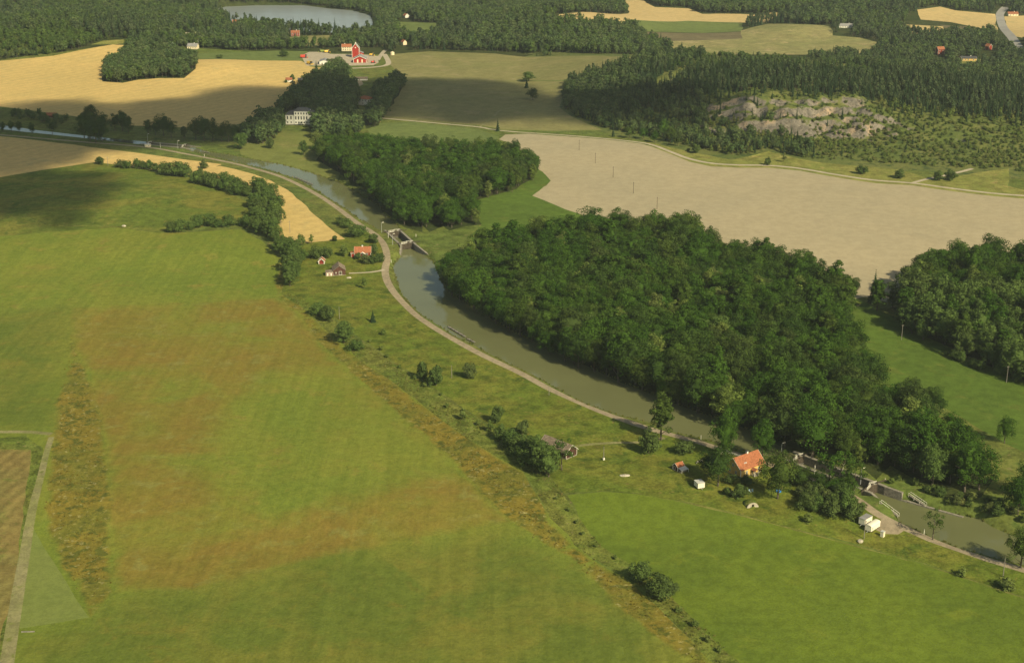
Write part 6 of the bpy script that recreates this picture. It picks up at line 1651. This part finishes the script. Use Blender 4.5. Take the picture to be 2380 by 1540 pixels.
stairs('white railed steps from the towpath to the lower reach', a, b_, gz(*a) + .2, LV_LOW + .4)
a = lw(LK2, LK2['L'] + 13.5, HW + 3.2); b_ = lw(LK2, LK2['L'] + 21, HW + 3.6)
stairs('white railed steps on the far bank of the lower lock', a, b_, max(gz(*a), -4.5) + .2, LV_LOW + .5)

def jetty(label, pts, lv):
    c = [P(u, v, lv + .6) for u, v in pts]
    (ax, ay), (bx, by) = c
    o = empty('jetty', ax, ay, lv, math.atan2(by - ay, bx - ax)); tag(o, label, 'jetty')
    L = math.hypot(bx - ax, by - ay)
    for i in range(4):
        MB().box(0, L, -.6 + i * .3, -.6 + i * .3 + .26, .5, .58).put('plank', 'timber_grey', o)
    for i in range(int(L / 4) + 1):
        for s in (-.5, .5): MB().cyl((min(i * 4 + .2, L - .2), s, -1.6), (min(i * 4 + .2, L - .2), s, 1.1), .13, 8).put('pile', 'timber', o)
jetty('dark timber jetty in the middle reach beside the towpath', [(1042, 758), (1082, 782)], LV_MID)
jetty('low jetty beams continuing down the middle reach', [(1086, 786), (1104, 795)], LV_MID)
jetty('timber guide jetty in the upper reach beside the towpath', [(686, 411), (726, 428)], LV_UP)
jetty('timber guide jetty below the far lock', [(470, 352), (487, 354)], LV_UP)

# --- lamps, poles, posts
def lamp(label, u, v, h=7, rot=R(25)):
    x, y = G(u, v); o = empty('street_lamp', x, y, gz(x, y), rot); tag(o, label, 'lamp', 'lamps at the locks')
    MB().cyl((0, 0, -.4), (0, 0, h), .11, 8, .07).put('pole', 'steel', o)
    MB().bar((0, 0, h - .05), (.5, 0, h + .1), .09).put('arm', 'steel', o)
    MB().prism([(-.16, h + .03), (.16, h + .03), (.12, h + .24), (-.12, h + .24)], .45, 1.75).put('lamp_head', 'lamp', o)
lamp('street lamp at the upper gates of the cottage lock', 887, 542, 7.0)
lamp('street lamp at the lower gates of the cottage lock', 912.5, 569, 7.0)
lamp('street lamp behind the yellow house at the upper gates', 1815.5, 1060, 6.6)
lamp('street lamp among the branches at the lower gates', 2000, 1123, 6.6)
lamp('street lamp left of the far lock', 343.5, 328, 6)
lamp('street lamp at the lower gates of the far lock', 413.5, 346, 6.5)

def pole(label, u, v, h, mat='timber_grey', group='utility poles', base=False, cross=True):
    x, y = G(u, v); o = empty('utility_pole', x, y, gz(x, y), R(30)); tag(o, label, 'pole', group)
    MB().cyl((0, 0, -.5), (0, 0, h), .17, 8, .11).put('pole', mat, o)
    if cross:
        MB().box(-.7, .7, -.05, .05, h - .6, h - .48).put('crossarm', mat, o)
        for a in (-.6, 0, .6): MB().cyl((a, 0, h - .477), (a, 0, h - .3), .05, 6).put('insulator', 'white', o)
    if base: MB().box(-.35, .35, -.35, .35, -.2, .9).put('cabinet', 'white', o)
for i, (u, v) in enumerate([(1346, 349), (1383.5, 380), (1425, 413), (1472, 450), (1527, 486)]):
    pole(['farthest pole of the line across the bare field', 'second farthest pole in the bare field', 'middle pole of the line across the bare field', 'second nearest pole in the bare field', 'nearest pole in the bare field just above the big wood'][i], u, v, 8.5, 'timber')
pole('pole standing in the mown meadow at right', 2095, 790, 8.5)
pole('pole near the right end of the mown meadow', 2339, 889, 8.5)
pole('pole with white cabinet right of the brown canal barn', 1403, 1068, 6.0, base=True, cross=False)
pole('thin pole above the big round willow bush', 789, 741, 7, cross=False)
pole('thin pole between the meadow bushes', 1050, 878, 6.5, cross=False)
pole('thin pole beside the towpath in the verge', 1276, 918, 4, cross=False)
pole('pole left of the white site wagons', 1974 + 34, 1252, 8, cross=False)
pole('pole at the right edge below the towpath', 2331, 1340, 7.5, cross=False)
pole('pole in the wheat wedge near the hedge', 653, 523, 8)
pole('pole standing in the narrow wheat wedge', 674, 541, 8)
pole('pole between far wheat and lone round bush', 251, 386, 7)
pole('pole beside the far lock', 373, 343.5, 4.5, 'white', cross=False)
def post(label, u, v, h=1.6):
    x, y = G(u, v); o = empty('marker_post', x, y, gz(x, y)); tag(o, label, 'post', 'white marker posts along the canal')
    MB().cyl((0, 0, -.4), (0, 0, h), .14, 8).put('shaft', 'white', o); MB().cyl((0, 0, h), (0, 0, h + .1), .16, 8).put('cap', 'cream', o)
for lab, u, v, h in (('white post at the upper left gate of the cottage lock', 902.5, 553, 3.2), ('white post on the far side of the cottage lock', 966.8, 550.5, 1.8), ('white post on the bank below the cottage lock', 909, 607, 1.8), ('white post beside the towpath behind the fence corner', 1629, 1020, 1.9), ('white post beside the lower reach near the thin tree', 2148, 1235, 2.2), ('tall white double post beside the lock chamber', 1893, 1101, 4.0), ('white post beside the far wheat corner', 475, 364, 2.0), ('small white post on the far bank of the lower lock', 2057, 1117, 1.0)):
    post(lab, u, v, h)

# ------------------------------------------------------------------ clouds above, throwing the broad shadows over the far fields
def cloudmat():
    m, nt, bs = new_mat('cloud_vapour')
    bs.inputs['Base Color'].default_value = (.9, .9, .9, 1); bs.inputs['Specular IOR Level'].default_value = 0
    tr = N(nt, 'ShaderNodeBsdfTransparent'); mx = N(nt, 'ShaderNodeMixShader'); mx.inputs[0].default_value = .85
    nt.links.new(bs.outputs[0], mx.inputs[1]); nt.links.new(tr.outputs[0], mx.inputs[2])
    nt.links.new(mx.outputs[0], nt.nodes['Material Output'].inputs['Surface'])
    return m
M['cloud'] = cloudmat()
def cloud(label, poly_uv, alt, size, seed, n):
    pw = W(poly_uv); r = random.Random(seed)
    k = alt / math.tan(SUN_EL)
    x0, y0 = pw.min(0); x1, y1 = pw.max(0)
    V, F = [], []
    c = 0
    while c < n:
        x, y = r.uniform(x0, x1), r.uniform(y0, y1)
        if not inside(np.array([x]), np.array([y]), pw)[0]: continue
        e = float(dist_poly(np.array([x]), np.array([y]), pw)[0])
        s = min(size * r.uniform(.6, 1.1), max(14, e * 1.15))
        b, f = blob((x - SH.x * k, y - SH.y * k, alt + r.uniform(-6, 16)), (s * r.uniform(1, 1.3), s, s * .34), seed * 97 + c, 2, .14)
        o = len(V); V += b; F += [[i + o for i in g] for g in f]
        c += 1
    ob = MB().add(V, F).put('cloud', 'cloud', smooth=True)
    ob['kind'] = 'stuff'; ob['label'] = label
cloud('fair weather cloud high over the valley', [(-160, 248), (0, 250), (120, 232), (240, 237), (270, 246), (350, 238), (460, 229), (520, 212), (600, 203), (680, 206), (760, 195), (830, 190), (940, 184), (1100, 188), (1215, 197), (1300, 232), (1400, 226), (1480, 205), (1560, 205), (1650, 230), (1730, 255), (1700, 285), (1560, 290), (1450, 296), (1330, 290), (1200, 284), (1050, 286), (900, 276), (800, 296), (745, 296), (712, 280), (650, 284), (600, 318), (560, 330), (450, 338), (330, 345), (200, 355), (230, 372), (120, 385), (90, 400), (-160, 420)], 760, 42, 3, 620)
cloud('small cloud fragment left of the main cloud', [(-160, 412), (0, 416), (100, 405), (200, 402), (270, 410), (300, 430), (240, 452), (300, 470), (250, 492), (120, 478), (190, 500), (150, 520), (0, 515), (-160, 520)], 780, 20, 5, 150)

# ------------------------------------------------------------------ summer haze
hm = bpy.data.materials.new('summer_haze'); hm.use_nodes = True
hn = hm.node_tree; hn.nodes.remove(hn.nodes['Principled BSDF'])
pv = hn.nodes.new('ShaderNodeVolumePrincipled'); pv.inputs['Density'].default_value = HAZE; pv.inputs['Color'].default_value = (.82, .92, .96, 1); pv.inputs['Anisotropy'].default_value = .1
hn.links.new(pv.outputs[0], hn.nodes['Material Output'].inputs['Volume'])
M['haze'] = hm
hb = MB().box(-12500, 12500, -3500, 21500, -10, 262).put('haze', 'haze')
hb['kind'] = 'stuff'; hb['label'] = 'thin summer haze over the valley'

# ------------------------------------------------------------------ bare limbed old trees
def dead_tree(label, u, v, h, seed):
    r = random.Random(seed); segs = []
    def grow(p, dr, L, rad, dep):
        q = (p[0] + dr[0] * L, p[1] + dr[1] * L, p[2] + dr[2] * L)
        segs.append((p, rad, q, rad * .62))
        if dep:
            for _ in range(3):
                n = Vector((dr[0] + r.uniform(-.8, .8), dr[1] + r.uniform(-.8, .8), dr[2] + r.uniform(-.35, .4))).normalized()
                grow(q, n, L * r.uniform(.55, .8), rad * .6, dep - 1)
    grow((0, 0, h * .25), (0, 0, 1), h * .22, .22, 4)
    x, y = G(u, v); o = empty('bare_tree', x, y, gz(x, y)); tag(o, label, 'tree')
    tubes_ = tubes('trunk', [((0, 0, -.8), .34, (0, 0, h * .26), .24)], 'bark_pale'); child('trunk', tubes_, o)
    child('branches', tubes('branches', segs, 'bark_pale', 5), o)
dead_tree('bare grey tree at the right end of the big wood', 2012, 950, 17, 2)
dead_tree('bare grey tree on top of the big wood', 1738, 820, 18, 3)
dead_tree('half dead tree reaching over the lower lock', 1962, 1128, 11, 5)
